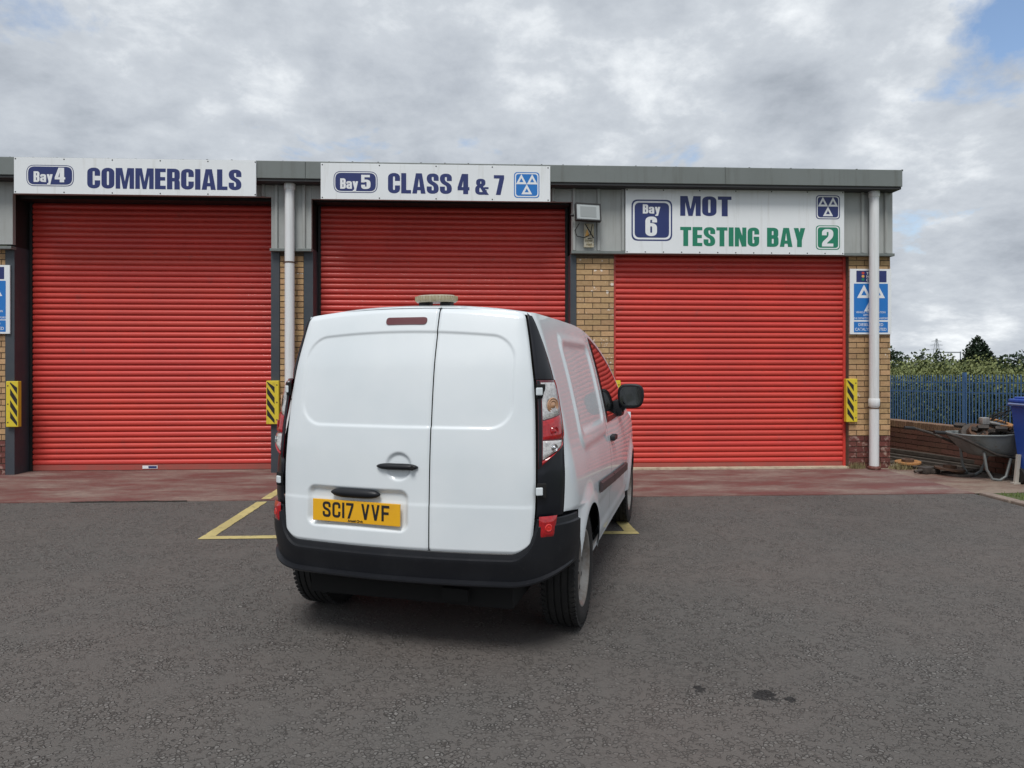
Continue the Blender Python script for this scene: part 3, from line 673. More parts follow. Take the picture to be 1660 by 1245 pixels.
def skin(s_, z, off=0, side=1):
    e = 1e-3; a = plan(max(s_-e, 0), z); b_ = plan(s_+e, z); tx, ty = b_[0]-a[0], b_[1]-a[1]; l_ = math.hypot(tx, ty) or 1
    x, y = plan(s_, z); return Vector(((x + ty/l_*off) * side, y - tx/l_*off, z))
XD = [(.5, .655), (.6, .675), (.85, .690), (1.28, .676), (1.5, .648), (1.72, .605), (1.8, .58)]      # half width of the door pair
def door_top(x): return 1.715 + .042*(1 - (x/.62)**2)
def door_bot(x): a = abs(x); return .540 + (.085*(1 - math.sqrt(max(0, 1 - ((a-.585)/.087)**2))) if a > .585 else 0)
def rsd(x, z, x0, x1, z0, z1, r):
    qx = abs(x-(x0+x1)/2) - (x1-x0)/2 + r; qz = abs(z-(z0+z1)/2) - (z1-z0)/2 + r
    return math.hypot(max(qx, 0), max(qz, 0)) + min(max(qx, qz), 0) - r
def rear_point(x, z, off=0):
    side = 1 if x >= 0 else -1
    return skin(s_of_x(abs(x), z), z, off, side)
SPLIT = .168
def door_off(x, z):
    o = 0
    # pressed window panel across both doors
    zt = 1.625 - .03*(x/.55)**2; o -= .007 * sstep(.007, -.007, rsd(x, z, -.575, .575, 1.145, zt, .115))
    if x < SPLIT:
        o -= .022 * sstep(.010, -.016, rsd(x, z, -.515, .055, .630, .825, .04))
        o -= .013 * sstep(.004, -.016, math.hypot(x - .005, z - .948) - .070)
    o += .0022 * sstep(.775, .755, z)
    return o
def rear_door(xl, xr, name, label):
    nu = int(abs(xr-xl)/.0058); nv = 210
    def fn(u, v):
        x = xl + (xr-xl)*u
        x = x if abs(x) < .60 else x
        z = door_bot(x) + (door_top(x) - door_bot(x))*v
        lim = interp(XD, z); k = abs(xr if abs(xr) > abs(xl) else xl)
        far = xr if abs(xr) > abs(xl) else xl
        near = xl if far == xr else xr
        t = (x - near)/(far - near); x2 = near + (math.copysign(lim, far) - near)*t
        z = door_bot(x2*(.67/lim) if abs(x2) > .5 else x2) + (door_top(x2) - door_bot(x2*(.67/lim) if abs(x2) > .5 else x2))*v
        ed = min(abs(t), abs(1-t))*abs(far-near); roll = -.008*(1 - sstep(0, .012, ed)) - .010*(1 - sstep(0, .03, (1-v)*1.2)) - .006*(1 - sstep(0, .012, v*1.2))
        return rear_point(x2, z, .004 + door_off(x2, z) + roll)
    o = grid(name, fn, nu, nv, M['paint'], van); o['label'] = label; return o
dl = rear_door(-.67, SPLIT - .003, 'rear_door', 'wider left rear door carrying the number plate'); dr = rear_door(SPLIT + .003, .67, 'rear_door', 'narrower right rear door')
def patch(name, x0, x1, z0, z1, off, m, parent, n=8, r=.01, th=.0):
    """rounded-rectangle plate following the rear skin"""
    p = rrect(x0, x1, z0, z1, r, 5); c = Vector(((x0+x1)/2, (z0+z1)/2)); v = [rear_point(c.x, c.y, off)]
    for k in (.5, .96, 1.0): v += [rear_point(c.x + (q.x-c.x)*k, c.y + (q.y-c.y)*k, off - (0 if k < 1 else th)) for q in p]
    N_ = len(p); f = [(0, 1+i, 1+(i+1) % N_) for i in range(N_)]
    for j in range(2): f += [(1+j*N_+i, 1+(j+1)*N_+i, 1+(j+1)*N_+(i+1) % N_, 1+j*N_+(i+1) % N_) for i in range(N_)]
    return mesh(name, v, f, m, parent, False)
def bar(name, x0, x1, z, hz, o0, o1, m, parent):
    """rounded grip bar standing off the rear skin"""
    v = []; n = 14; k = 10
    for i in range(n+1):
        x = x0 + (x1-x0)*i/n; e = math.sqrt(max(.06, 1 - abs(2*i/n-1)**4))
        for j in range(k):
            a = 2*math.pi*j/k; v.append(rear_point(x, z + hz*e*math.sin(a), (o0+o1)/2 + (o1-o0)/2*e*math.cos(a)))
    f = [(i*k+j, i*k+(j+1) % k, (i+1)*k+(j+1) % k, (i+1)*k+j) for i in range(n) for j in range(k)] + [tuple(range(k)), tuple(n*k+j for j in range(k))]
    return mesh(name, v, f, m, parent, True)
bar('door_handle', -.108, .112, .948, .0165, -.008, .030, M['plastic'], dl)
MB().lathe([(0, .004), (.012, .003), (.012, 0)], 12, Matrix.Translation(rear_point(.088, .946, .028)) @ Matrix.Rotation(R(90), 4, 'X')).build('lock', M['seal'], dl)
bar('pull_bar', -.372, -.092, .803, .024, -.02, .028, M['plastic'], dl)
# number plate: follows the recess, flat
pc = rear_point(-.228, .708, -.008); pl = rear_point(-.478, .708, -.008); prr = rear_point(.022, .708, -.008)
ang = math.atan2(prr.y - pl.y, prr.x - pl.x)
np_ = MB().box(-.252, .252, -.006, .004, -.0555, .0555, b=.002).build('number_plate', M['plate'], dl); np_.location = pc + Vector((0, -.010, 0)); np_.rotation_euler = (0, R(0), ang)
def plate_word(text, x0, x1, z0, hgt):
    pen = 0; items = []
    for c in text:
        g, a = glyph(c, s=.165, t=.165, w=.60) if c != ' ' else ([], .30); items.append((g, pen)); pen += a + .13
    pen -= .13; sx = (x1-x0)/pen; b_ = MB()
    for g, p in items:
        for li, layer in enumerate(g):
            for q in layer: b_.add([(x0+(p+a[0])*sx, -.0072-.0004*li, z0+a[1]*hgt) for a in q], [(0, 1, 2, 3)])
    return mesh('lettering', b_.v, b_.f, M['black'], np_)
plate_word('SC17 VVF', -.192, .194, -.034, .079)
font_text('lettering', 'Arnold Clark', .0, -.0505, .016, -.0072, M['black'], np_, .0008)
patch('brake_lamp', -.122, .112, 1.662, 1.702, .008, M['brake_lens'], dl, r=.019, th=.008)
# corner trims, tail lamps, bumper
YE = [(.70, -.505), (.95, -.475), (1.126, -.432), (1.25, -.420), (1.38, -.418), (1.55, -.435), (1.72, -.465)]
def corner(name, side, zb, zt, off, m, parent, u0=0., u1=1., nu=14, nv=14, ybias=0, bulge=0):
    def fn(u, v):
        uu = u0 + (u1-u0)*u; z = zb(uu) + (zt(uu)-zb(uu))*v
        sa = s_of_x(interp(XD, z) + .008, z); sb = s_of_y(interp(YE, z) + ybias, z); s_ = sa + (sb-sa)*uu
        e = min(u, 1-u, v, 1-v); return skin(s_, z, off - .006*(1 - sstep(0, .12, e)) + (bulge*math.sin(math.pi*min(1, max(0, uu))) if bulge else 0), side)
    o = grid(name, fn, nu, nv, m, parent); return o
LB = lambda u: .95 + .155*u**1.1
for side in (1, -1):
    nm = 'right' if side > 0 else 'left'
    up = corner('pillar_trim', side, lambda u: 1.383, lambda u: 1.722 - .02*u, .006, M['gloss_black'], van); up['label'] = 'black upper trim on the %s rear pillar' % nm
    lo = corner('pillar_trim', side, lambda u: .715, lambda u: LB(u)-.004, .006, M['gloss_black'], van); lo['label'] = 'black lower trim on the %s rear pillar' % nm
    BG = .016
    lamp = corner('tail_lamp', side, lambda u: LB(u), lambda u: 1.38, .014, M['lens_dark'], van, bulge=BG); lamp['label'] = '%s rear lamp cluster, red and clear' % nm
    corner('black_edge', side, lambda u: LB(u)+.004, lambda u: 1.377, .018, M['gloss_black'], lamp, .0, .09, 2, 14, bulge=BG)
    corner('clear_lens', side, lambda u: 1.180+.045*u, lambda u: 1.368, .020, M['lens_clear'], lamp, .11, .70, 10, 12, bulge=BG)
    corner('red_lens', side, lambda u: 1.090, lambda u: 1.174+.045*u, .021, M['lens_red'], lamp, .11, .74, 10, 8, bulge=BG)
    corner('clear_lens', side, lambda u: .982+.105*u, lambda u: 1.084, .020, M['lens_clear'], lamp, .11, .72, 10, 8, bulge=BG)
    corner('red_lens', side, lambda u: LB(u)+.006, lambda u: .976+.105*u, .019, M['lens_red'], lamp, .10, .80, 10, 3, bulge=BG)
    for zc, rad, mm in ((1.255, .040, 'bulb'), (1.130, .026, 'lens_red'), (1.050, .020, 'chrome')):
        sa = s_of_x(interp(XD, zc)+.008, zc); sb = s_of_y(interp(YE, zc), zc); s_ = sa + (sb-sa)*.42
        p = skin(s_, zc, .035, side); q = skin(s_, zc, .045, side); d = (q-p).normalized(); mx = Matrix.Translation(p) @ d.to_track_quat('Z', 'Y').to_matrix().to_4x4()
        MB().lathe([(rad, 0), (rad*.9, .004), (rad*.75, .001), (rad*.6, .004), (rad*.45, .001), (rad*.3, .005), (0, .007)], 18, mx).build('reflector', M[mm], lamp, True)
    for zc, nmh in ((1.325, 'hinge'), (.845, 'hinge')):
        xh = interp(XD, zc); sa = s_of_x(xh+.006, zc); p = skin(sa, zc, .016, side); q = skin(sa, zc, .03, side); d = (q-p).normalized()
        mx = Matrix.Translation(p) @ Matrix.Rotation(math.atan2(d.x, -d.y), 4, 'Z')
        MB().box(-.004, .040, -.010, .01, -.036, .036, mx if side > 0 else mx @ Matrix.Diagonal((-1, 1, 1, 1)), b=.006).build('hinge_seat', M['seal'], van)
        MB().box(-.016, .018, -.022, -.010, -.019, .019, mx if side > 0 else mx @ Matrix.Diagonal((-1, 1, 1, 1)), b=.005).build('hinge', M['paint'], van)
ARC, ARZ, ARR = 0.0, .305, .372            # rear wheel arch
def bumper():
    # rows from the tucked-under lip to the ledge below the doors; towards the corners the top climbs and the underside rounds away
    v = []; f = []; cols = []
    send = s_of_y(-.365, .5); S_ = [-send + 2*send*i/120 for i in range(121)]
    for s_ in S_:
        side = 1 if s_ >= 0 else -1; a = abs(s_); x, y = plan(a, .6); col = []
        lift = (1 - math.sqrt(max(0, 1 - (min(max(x - .575, 0), .115)/.115)**2)))*.165; zt = .540 + lift
        cn = sstep(1.0, 1.9, a); zb = .372 + .075*cn
        rows = [(zb + .012, -.09 + .05*cn), (zb, -.020), (zb + .006, .022 - .02*cn), (zb + .016, .040 - .032*cn), (zb + .024, .040 - .031*cn), (zb + .032, .006 + .002*cn), (zb + .09, .013),
                (.49 + lift*.35 + .03*cn, .020), (zt - .040, .021), (zt - .034, .021), (zt - .028, .008), (zt - .004, .004), (zt, .0), (zt + .003, -.045)]
        for z, off in rows:
            k = a
            if z < ARZ + ARR: k = min(a, s_of_y(-math.sqrt(max(.0004, ARR**2 - (z-ARZ)**2)), z))
            col.append(skin(k, z, off, side))
        cols.append(col); nr = len(rows)
    for c in cols: v += c
    for i in range(len(cols)-1):
        for j in range(nr-1): f.append((i*nr+j, (i+1)*nr+j, (i+1)*nr+j+1, i*nr+j+1))
    o = mesh('rear_bumper', v, f, M['plastic'], van, True); o.data.set_sharp_from_angle(angle=R(24)); return o
bmp = bumper()
def bump_lift_line(z): return z
for side in (1, -1):
    def fn(u, v, side=side):
        z = .612 + .108*v; x = .700 + (.062 + .010*v)*u; s_ = s_of_x(x + .0, z); e = min(u, 1-u, v, 1-v)
        return skin(s_, z, .016 + .010*sstep(0, .2, e), side)
    o = grid('fog_lamp', fn, 8, 10, M['lens_red'], bmp); o['label'] = 'red reflector in the %s bumper corner' % ('right' if side > 0 else 'left')
    p = skin(s_of_x(.735, .665), .665, .026, side); q = skin(s_of_x(.735, .665), .665, .04, side); d = (q-p).normalized()
    MB().lathe([(.02, 0), (.016, .003), (.010, .001), (0, .004)], 14, Matrix.Translation(p) @ d.to_track_quat('Z', 'Y').to_matrix().to_4x4()).build('bulb_dome', mat('bright_red_lens', (.62, .02, .015), .12, coat=1), o, True)
# flanks
RAIL = [(-.6, 1.722), (-.3, 1.722), (.3, 1.722), (.9, 1.708), (1.35, 1.640), (1.75, 1.515), (2.1, 1.35), (2.45, 1.15), (2.75, 1.02), (3.0, .965), (3.3, .90), (3.5, .80)]
ARCHES = ((ARC, ARZ, ARR), (2.697, ARZ, ARR))
def flank_off(y, z, side):
    o = 0
    o -= .012 * sstep(.016, -.012, rsd(y, z, .02 - .10*(1.3-z)*0, .90, 1.075, 1.575, .075))
    o += .010 * sstep(.02, -.02, rsd(y, z, -.05, .97, .985, 1.62, .10))
    for (ay, az, ar) in ARCHES:
        d = math.hypot(y-ay, z-az) - ar; o += .022*(1 - sstep(0.0, .13, d)) if d > -.1 else .022
    o -= .010 * sstep(.03, -.03, rsd(y, z, .35, 2.2, .42, .60, .08))
    return o
def flank(name, side, ya, yb, zlo, zhi, label, ny, nz, lead=False):
    def pos(y, z): 
        s_ = s_of_y(y, z) if y < .35 else None
        if s_ is not None: return skin(s_, z, flank_off(y, z, side), side)
        return Vector(((Wz(z, y) + flank_off(y, z, side))*side, y, z))
    V = []; w_ = ny+1; inside = []
    for j in range(nz+1):
        for i in range(ny+1):
            v = j/nz; u = i/ny
            y = (ya if not lead else 0) + ((yb - ya) if not lead else 0)*u
            if lead:
                for _ in range(2):
                    z = zlo(y) + (zhi(y)-zlo(y))*v; y0_ = interp(YE, z) + .006 if z > .72 else -.34; y = y0_ + (yb-y0_)*u
            z = zlo(y) + (zhi(y)-zlo(y))*v; ins = False
            for (ay, az, ar) in ARCHES:
                d = math.hypot(y-ay, z-az)
                if d < ar:
                    if d > ar - .035: y = ay + (y-ay)/d*ar; z = az + (z-az)/d*ar
                    else: ins = True
            inside.append(ins); V.append(pos(y, z))
    keep = lambda i, j: not any(inside[k] for k in (j*w_+i, j*w_+i+1, (j+1)*w_+i, (j+1)*w_+i+1))
    o = mesh(name, V, [(j*w_+i, j*w_+i+1, (j+1)*w_+i+1, (j+1)*w_+i) for j in range(nz) for i in range(ny) if keep(i, j)], M['paint'], van, True)
    if label: o['label'] = label
    return o
def bar_side(name, side, pts, wz, th, m, parent):
    b_ = MB()
    for i in range(len(pts)-1):
        (ya, za), (yb, zb) = pts[i], pts[i+1]; v = []
        for y, z in ((ya, za), (yb, zb)):
            x = Wz(z, y) + .008; v += [(side*x, y, z-wz), (side*(x+th), y, z-wz*.7), (side*(x+th), y, z+wz*.7), (side*x, y, z+wz)]
        b_.add(v, [(0, 1, 5, 4), (1, 2, 6, 5), (2, 3, 7, 6), (0, 3, 2, 1), (4, 5, 6, 7)])
    return b_.build(name, m, parent)
SILL = lambda y: .335
for side in (1, -1):
    nm = 'right' if side > 0 else 'left'
    qp = flank('quarter_panel', side, -.3, 1.03, SILL, lambda y: interp(RAIL, y), None, 92, 92, True)
    fd = flank('front_door', side, 1.037, 2.16, lambda y: .36, lambda y: interp(RAIL, y), None, 60, 80); fd['label'] = '%s cab door with dark window' % nm
    MB().box(.60 if side > 0 else -.815, .815 if side > 0 else -.60, .33, 2.3, .30, .358).build('sill', M['paint'], van)
    fw = flank('front_wing', side, 2.167, 3.42, lambda y: .36, lambda y: interp(RAIL, y), None, 70, 50)
    bar_side('rub_strip', side, [(.40 + .1*i, .70 - .006*i) for i in range(7)] + [(1.025, .662)], .036, .016, M['strip'], qp)
    bar_side('rub_strip', side, [(1.045 + .1*i, .661 - .005*i) for i in range(10)], .036, .016, M['strip'], fd)
    def gfn(u, v, side=side, out=.003, m_=0):
        y = 1.13 + (2.30-1.13)*u; zt = interp(RAIL, y) - .055; zb = min(1.065 - .01*u, zt - .01); z = zb + (zt-zb)*v
        return Vector(((Wz(z, y) + out)*side, y, z))
    grid('window_frame', lambda u, v: gfn(-.02 + 1.04*u, -.04 + 1.08*v, out=.004), 14, 10, M['gloss_black'], fd)
    grid('window', lambda u, v: gfn(u*.97 + .015, v*.94 + .03, out=.007), 14, 10, M['glass'], fd)
    hp = Vector((side*(Wz(.93, 1.18)+.004), 1.18, .93))
    MB().box(-.012, .032, -.085, .085, -.018, .018, Matrix.Translation(hp) @ Matrix.Rotation(R(0), 4, 'X'), b=.01).build('door_handle', M['plastic'], fd)
    mr_ = empty('wing_mirror'); mr_.parent = van
    base = Vector((side*.82, 1.80, 1.10))
    MB().box(-.05, .05, -.10, .10, -.06, .07, Matrix.Translation(base + Vector((-.02*side, .04, 0))), b=.02).tube([base, base + Vector((side*.03, -.03, .03)), base + Vector((side*.06, -.04, .06))], [.045, .04, .05], 10).build('mirror_arm', M['plastic'], mr_, True)
    hs = MB(); sec = []
    bmh = bmesh.new(); bmesh.ops.create_uvsphere(bmh, u_segments=20, v_segments=12, radius=1)
    hc = base + Vector((side*.10, -.05, .105))
    for v_ in bmh.verts:
        c = v_.co; e = lambda t, p: math.copysign(abs(t)**p, t)
        v_.co = Vector((e(c.x, .62)*.105, e(c.y, .8)*.075 + (.0 if c.y > 0 else 0), e(c.z, .62)*.098))
        if v_.co.y < -.03: v_.co.y = -.03
        v_.co.x *= 1 - .18*(v_.co.z/-.098 if v_.co.z < 0 else 0)*(.5)
        v_.co += hc
    meh = bpy.data.meshes.new('mirror_housing'); bmh.to_mesh(meh); bmh.free(); link('mirror_housing', meh, M['plastic'], mr_, True)
    pm = [(a.x, a.y) for a in rrect(-.082, .082, -.074, .074, .05)]
    mesh('mirror_glass', [(hc.x + a, hc.y - .0315, hc.z + c) for a, c in pm], [tuple(range(len(pm)))], M['glass'], mr_)
# roof, windscreen, bonnet, nose
def top(name, y0, y1, m, rise, ny, label=None, shrink=1.0, lift=0):
    def fn(u, v):
        t = u*2-1; yy = y0 + (y1-y0)*v; z = interp(RAIL, yy); W_ = Wz(z, yy)*shrink
        if y0 < -.4:
            x = abs(t)*W_; ystart = plan(s_of_x(min(x, Wz(1.722)-.004), 1.722), 1.722)[1] + .012; yy = ystart + (y1-ystart)*v; z = interp(RAIL, yy); W_ = Wz(z, yy)
        r_ = rise(yy); a = abs(t); zz = z + r_*(1 - a**2.4)
        if y0 < -.4: zz -= .018*(1 - sstep(0, .05, v))
        return Vector((t*W_, yy, zz + lift))
    o = grid(name, fn, 40, ny, m, van)
    if label: o['label'] = label
    return o
rise = lambda y: interp([(-.6, .046), (0, .056), (1.2, .065), (1.8, .10), (2.3, .13), (2.8, .09), (3.4, .06)], y)
top('roof_panel', -.55, 1.50, M['paint'], rise, 60); top('windscreen', 1.505, 2.72, M['glass'], rise, 24); top('bonnet', 2.725, 3.42, M['paint'], rise, 16)
def nose(u, v):
    t = u*2-1; z = .24 + (.97-.24)*v; W_ = Wz(min(z, .85), 3.42)*(.99); y = 3.415 + .17*(1-abs(t)**2.5)*math.sin(min(1, v*1.15+.12)*math.pi*.5)*(1 - .35*v**3) - .10*max(0, v-.8)*2
    return Vector((t*W_, y, z))
grid('front_bumper', nose, 30, 16, M['paint'], van)
# dark inner shell and underbody closing every gap
def shell():
    v = []; f = []; zs = [.70, .9, 1.1, 1.3, 1.5, 1.68]; n = 0
    ss = [0, .5, 1, 1.33, 1.66, 2, 2.5, 3, 3.5, 4, 4.5]
    for z in zs:
        row = [skin(s_, z, -.035) for s_ in ss]; 
        row = [Vector((p.x, min(p.y, {.70: 3.3, .9: 3.2, 1.1: 2.55, 1.3: 2.2, 1.5: 1.8, 1.68: 1.1}[z]), p.z)) for p in row]
        row = row + [Vector((-p.x, p.y, p.z)) for p in reversed(row)]; n = len(row); v += row
    for j in range(len(zs)-1): f += [(j*n+i, j*n+(i+1) % n, (j+1)*n+(i+1) % n, (j+1)*n+i) for i in range(n)]
    f += [tuple(range(n-1, -1, -1)), tuple((len(zs)-1)*n+i for i in range(n))]
    mesh('inner_shell', v, f, M['seal'], van)
    MB().box(-.56, .56, -.56, 3.3, .24, .72).box(-.78, .78, .46, 2.25, .30, .70).box(-.70, .70, -.60, -.42, .44, .70).build('underbody', M['under'], van)
    MB().tube([(-.62, 0, .29), (.62, 0, .29)], .05, 10).box(.20, .34, -.60, -.52, .27, .33).build('rear_axle', M['under'], van)
shell()
# wheels
def make_wheel():
    w_ = empty('wheel'); RT = .318
    rz = Matrix.Rotation(R(90), 4, 'Y')        # lathe axis -> x (outwards = +x)
    prof = [(.205, -.085), (.235, -.097), (.275, -.099), (.300, -.092), (.311, -.080)]
    for c in (-.055, -.018, .018, .055): prof += [(.3165, c-.007), (.3165, c-.0045), (.308, c-.004), (.308, c+.004), (.3165, c+.0045), (.3165, c+.007)]
    prof += [(.311, .080), (.300, .092), (.275, .099), (.235, .097), (.205, .085)]
    ty = MB().lathe(prof, 72, rz).build('tyre', M['tyre'], w_, True)
    tb = MB()                                   # shoulder tread blocks
    for k in range(64):
        a = 2*math.pi*k/64
        for sx in (-1, 1):
            mx = Matrix.Rotation(a, 4, 'X') @ Matrix.Translation((sx*.076, 0, .3125)) @ Matrix.Rotation(R(18*sx), 4, 'Z')
            tb.box(-.016, .016, -.009, .009, -.006, .0055, mx)
        mx = Matrix.Rotation(a + .05, 4, 'X') @ Matrix.Translation((.0365, 0, .314)) @ Matrix.Rotation(R(25), 4, 'Z'); tb.box(-.012, .012, -.009, .009, -.004, .0035, mx)
        mx = Matrix.Rotation(a + .05, 4, 'X') @ Matrix.Translation((-.0365, 0, .314)) @ Matrix.Rotation(R(-25), 4, 'Z'); tb.box(-.012, .012, -.009, .009, -.004, .0035, mx)
    tb.build('tread', M['tyre'], ty)['kind'] = 'stuff'
    rm = MB().lathe([(.208, -.08), (.195, -.07), (.19, .0), (.195, .06), (.210, .082), (.212, .090), (.203, .088), (.190, .070), (.183, .045), (.165, .040), (.150, .052), (.115, .056), (.085, .040), (.07, .042), (.045, .052), (.030, .052), (.028, .03), (0, .03)], 48, rz).build('rim', M['rim'], w_, True)
    for k in range(12):
        a = 2*math.pi*k/12; mx = Matrix.Rotation(a, 4, 'X') @ Matrix.Translation((.0485, 0, .158)) @ Matrix.Rotation(R(90), 4, 'Y')
        MB().lathe([(0, .0045), (.013, .004), (.015, -.004)], 10, mx).build('vent_hole', M['seal'], rm)
    for k in range(5):
        a = 2*math.pi*k/5; mx = Matrix.Rotation(a, 4, 'X') @ Matrix.Translation((.043, 0, .056)) @ Matrix.Rotation(R(90), 4, 'Y')
        MB().lathe([(0, .014), (.008, .013), (.010, 0)], 6, mx).build('wheel_bolt', M['scrap_dark'], rm)
    MB().lathe([(0, .058), (.028, .056), (.033, .045)], 20, rz).build('hub_cap', M['plastic'], rm, True)
    return w_
def copy_tree(o, parent=None):
    c = o.copy(); COL.objects.link(c); c.parent = parent
    for ch in list(o.children): copy_tree(ch, c)
    return c
wh = make_wheel()
for i, (x, y, lab) in enumerate(((.737, 0, 'right rear'), (-.737, 0, 'left rear'), (.725, 2.697, 'right front'), (-.725, 2.697, 'left front'))):
    o = wh if i == 0 else copy_tree(wh)
    o.parent = van; o.location = (x, y, .316); o.rotation_euler = (R(37*i), 0, 0 if x > 0 else R(180)); o['label'] = lab + ' wheel'
# beacon on the roof
bc = empty('roof_beacon', van.matrix_basis @ Vector((.118, -.40, 1.765)), R(-18)); tag(bc, 'flat tan warning beacon on black feet on top of the van roof', 'beacon')
bc.location = Matrix.Translation((-.172, -5.420, 0)) @ Matrix.Rotation(R(-18), 4, 'Z') @ Vector((.095, -.40, 1.768))
e_ = Matrix.Diagonal((1, .62, 1, 1))
MB().lathe([(0, .058), (.10, .058), (.113, .052), (.117, .040), (.115, .026), (.108, .020), (0, .020)], 40, e_).build('lens', M['beacon'], bc, True)
rb = MB()
for k in range(40):
    a = 2*math.pi*k/40; rb.box(-.0022, .0022, -.0022, .0022, .028, .052, e_ @ Matrix.Translation((.1165*math.cos(a), .1165*math.sin(a), 0)))
rb.build('lens_rib', mat('beacon_rib', (.33, .28, .17), .5), bc)['kind'] = 'stuff'
for sx in (-.06, .06): MB().box(sx-.03, sx+.03, -.03, .03, -.012, .021, b=.006).build('foot', M['plastic'], bc)

# ------------------------------------------------------------------ right-hand side: wall, fence, barrow, bin, scrap
def seg_frame(a, b):
    a = Vector((*a, 0)); b = Vector((*b, 0)); d = (b-a); return a, d.length, Matrix.Translation(a) @ Matrix.Rotation(math.atan2(d.y, d.x), 4, 'Z')
lw = empty('boundary_wall', (6.55, 2.4, 0)); tag(lw, 'low brown brick wall with a brick-on-edge coping beside the workshop', 'wall')
a0, LL, FM = seg_frame((6.52, 2.6), (7.08, -.75)); FM = Matrix.Translation((-6.55, -2.4, 0)) @ FM      # camera side is local -y
MB().box(0, LL, -.10, .10, -.05, .465, FM).box(-10.5, -.002, -.10, .10, -.05, .465, FM @ Matrix.Rotation(R(-9), 4, 'Z')).build('wall_core', M['mortar'], lw)
wb = MB().box(-.5, .5, -.5, .5, -.0325, .0325); wme = bpy.data.meshes.new('brick'); wme.from_pydata(wb.v, [], wb.f); wme.materials.append(M['wall_brick'])
rr = random.Random(5)
for j in range(6):
    x = -.113*(j % 2)
    while x < LL - .02:
        a, b = max(x, 0)+.005, min(x+.226, LL)-.005
        if b-a > .03:
            o = bpy.data.objects.new('brick', wme); COL.objects.link(o); o.parent = lw
            o.matrix_basis = FM @ Matrix.Translation(((a+b)/2, rr.uniform(-.003, .003), .038 + j*.0765)) @ Matrix.Diagonal((b-a, .224, 1, 1))
        x += .226
cme = bpy.data.meshes.new('coping_brick'); cb = MB().box(-.0325, .0325, -.115, .115, -.051, .051, b=.004); cme.from_pydata(cb.v, [], cb.f); cme.materials.append(M['wall_cap'])
for i in range(int(LL/.0755)):
    o = bpy.data.objects.new('coping_brick', cme); COL.objects.link(o); o.parent = lw; o.matrix_basis = FM @ Matrix.Translation((.038 + i*.0755, rr.uniform(-.004, .004), .518 + rr.uniform(-.003, .003)))
# palisade fence
fe = empty('palisade_fence', (18.6, 21, -1.65)); tag(fe, 'blue steel palisade fence in front of the bushes', 'fence')
f0 = Vector((18.05, 27.1)); f1 = Vector((19.85, 8.4)); fd_ = (f1-f0); FL = fd_.length; fd_.normalize(); ang = math.atan2(fd_.y, fd_.x)
def ftop(t): return .86 + .35*(t/FL)
pm_ = [(-.034, 0), (-.034, 2.50), (-.012, 2.62), (.012, 2.62), (.034, 2.50), (.034, 0)]
pb = MB(); v = []
for (x, z) in pm_: v.append((x, -.012 + abs(x)*.35, z))
v += [(0, -.022, 0), (0, -.022, 2.60)]
pme = bpy.data.meshes.new('pale'); pme.from_pydata(v, [], [(0, 6, 7, 2, 1), (6, 5, 4, 3, 7), (7, 3, 2)]); pme.materials.append(M['fence'])
n = int(FL/.155)
base = Vector((18.6, 21, -1.65))
for i in range(n):
    t = .155*i; p = f0 + fd_*t; o = bpy.data.objects.new('pale', pme); COL.objects.link(o); o.parent = fe
    o.location = Vector((p.x, p.y, ftop(t) - 2.62)) - base; o.rotation_euler = (0, rr.uniform(-.006, .006), ang)
def fence_bar(t0, t1, z0, h_, name):
    a = f0 + fd_*t0; b = f0 + fd_*t1; nrm = Vector((-fd_.y, fd_.x))*.03; za, zb = ftop(t0) + z0, ftop(t1) + z0
    v = []
    for p, z in ((a, za), (b, zb)):
        for s1 in (.4, 1.6):
            for dz in (0, h_): v.append(Vector((p.x + nrm.x*s1, p.y + nrm.y*s1, z + dz)) - base)
    return mesh(name, v, [(0, 1, 5, 4), (2, 6, 7, 3), (1, 3, 7, 5), (0, 4, 6, 2), (0, 2, 3, 1), (4, 5, 7, 6)], M['fence'], fe)
fence_bar(0, FL, -.34, .05, 'rail'); fence_bar(0, FL, -.72, .05, 'rail'); fence_bar(0, FL, -2.35, .05, 'rail')
for t in (2.2, 8.35 + 1.75, 8.35 + 8.0):
    p = f0 + fd_*t; MB().box(-.065, .065, -.05, .05, 0, 2.70, Matrix.Translation(Vector((p.x + .03, p.y, ftop(t) - 2.62)) - base) @ Matrix.Rotation(ang, 4, 'Z')).build('post', M['fence'], fe)
# vegetation
def foliage(name, blobs, size, m, seed, parent=None, cone=False):
    """leaf-sized faces spread through the blobs: (cx, cy, cz, rx, rz, count)"""
    rr = random.Random(seed); v = []; f = []
    for (cx_, cy_, cz_, rx_, rz_, cnt) in blobs:
        for _ in range(cnt):
            if cone:
                h_ = 1 - math.sqrt(rr.random()); a = rr.uniform(0, 6.283); q = rr.uniform(.55, 1.0) * (1 + .18*math.sin(5*a + 9*h_)); rad = rx_*(1-h_)**.6*q
                p = Vector((cx_ + rad*math.cos(a), cy_ + rad*math.sin(a), cz_ + rz_*h_))
            else:
                while True:
                    d = Vector((rr.uniform(-1, 1), rr.uniform(-1, 1), rr.uniform(-1, 1)))
                    if .15 < d.length < 1: break
                d = d.normalized() * (d.length ** .45) * (1 + .16*math.sin(d.x*7 + cx_*3)*math.cos(d.z*6 + cy_))
                p = Vector((cx_ + d.x*rx_, cy_ + d.y*rx_, cz_ + d.z*rz_))
            s_ = size * rr.uniform(.55, 1.3); n_ = Vector((rr.gauss(0, 1), rr.gauss(0, 1), rr.gauss(.5, 1))).normalized(); u = n_.orthogonal().normalized(); w_ = n_.cross(u)
            k = len(v); v += [p - u*s_*.5, p + w_*s_*.28, p + u*s_*.5, p - w_*s_*.28]; f.append((k, k+1, k+2, k+3))
    return mesh(name, v, f, m, parent)
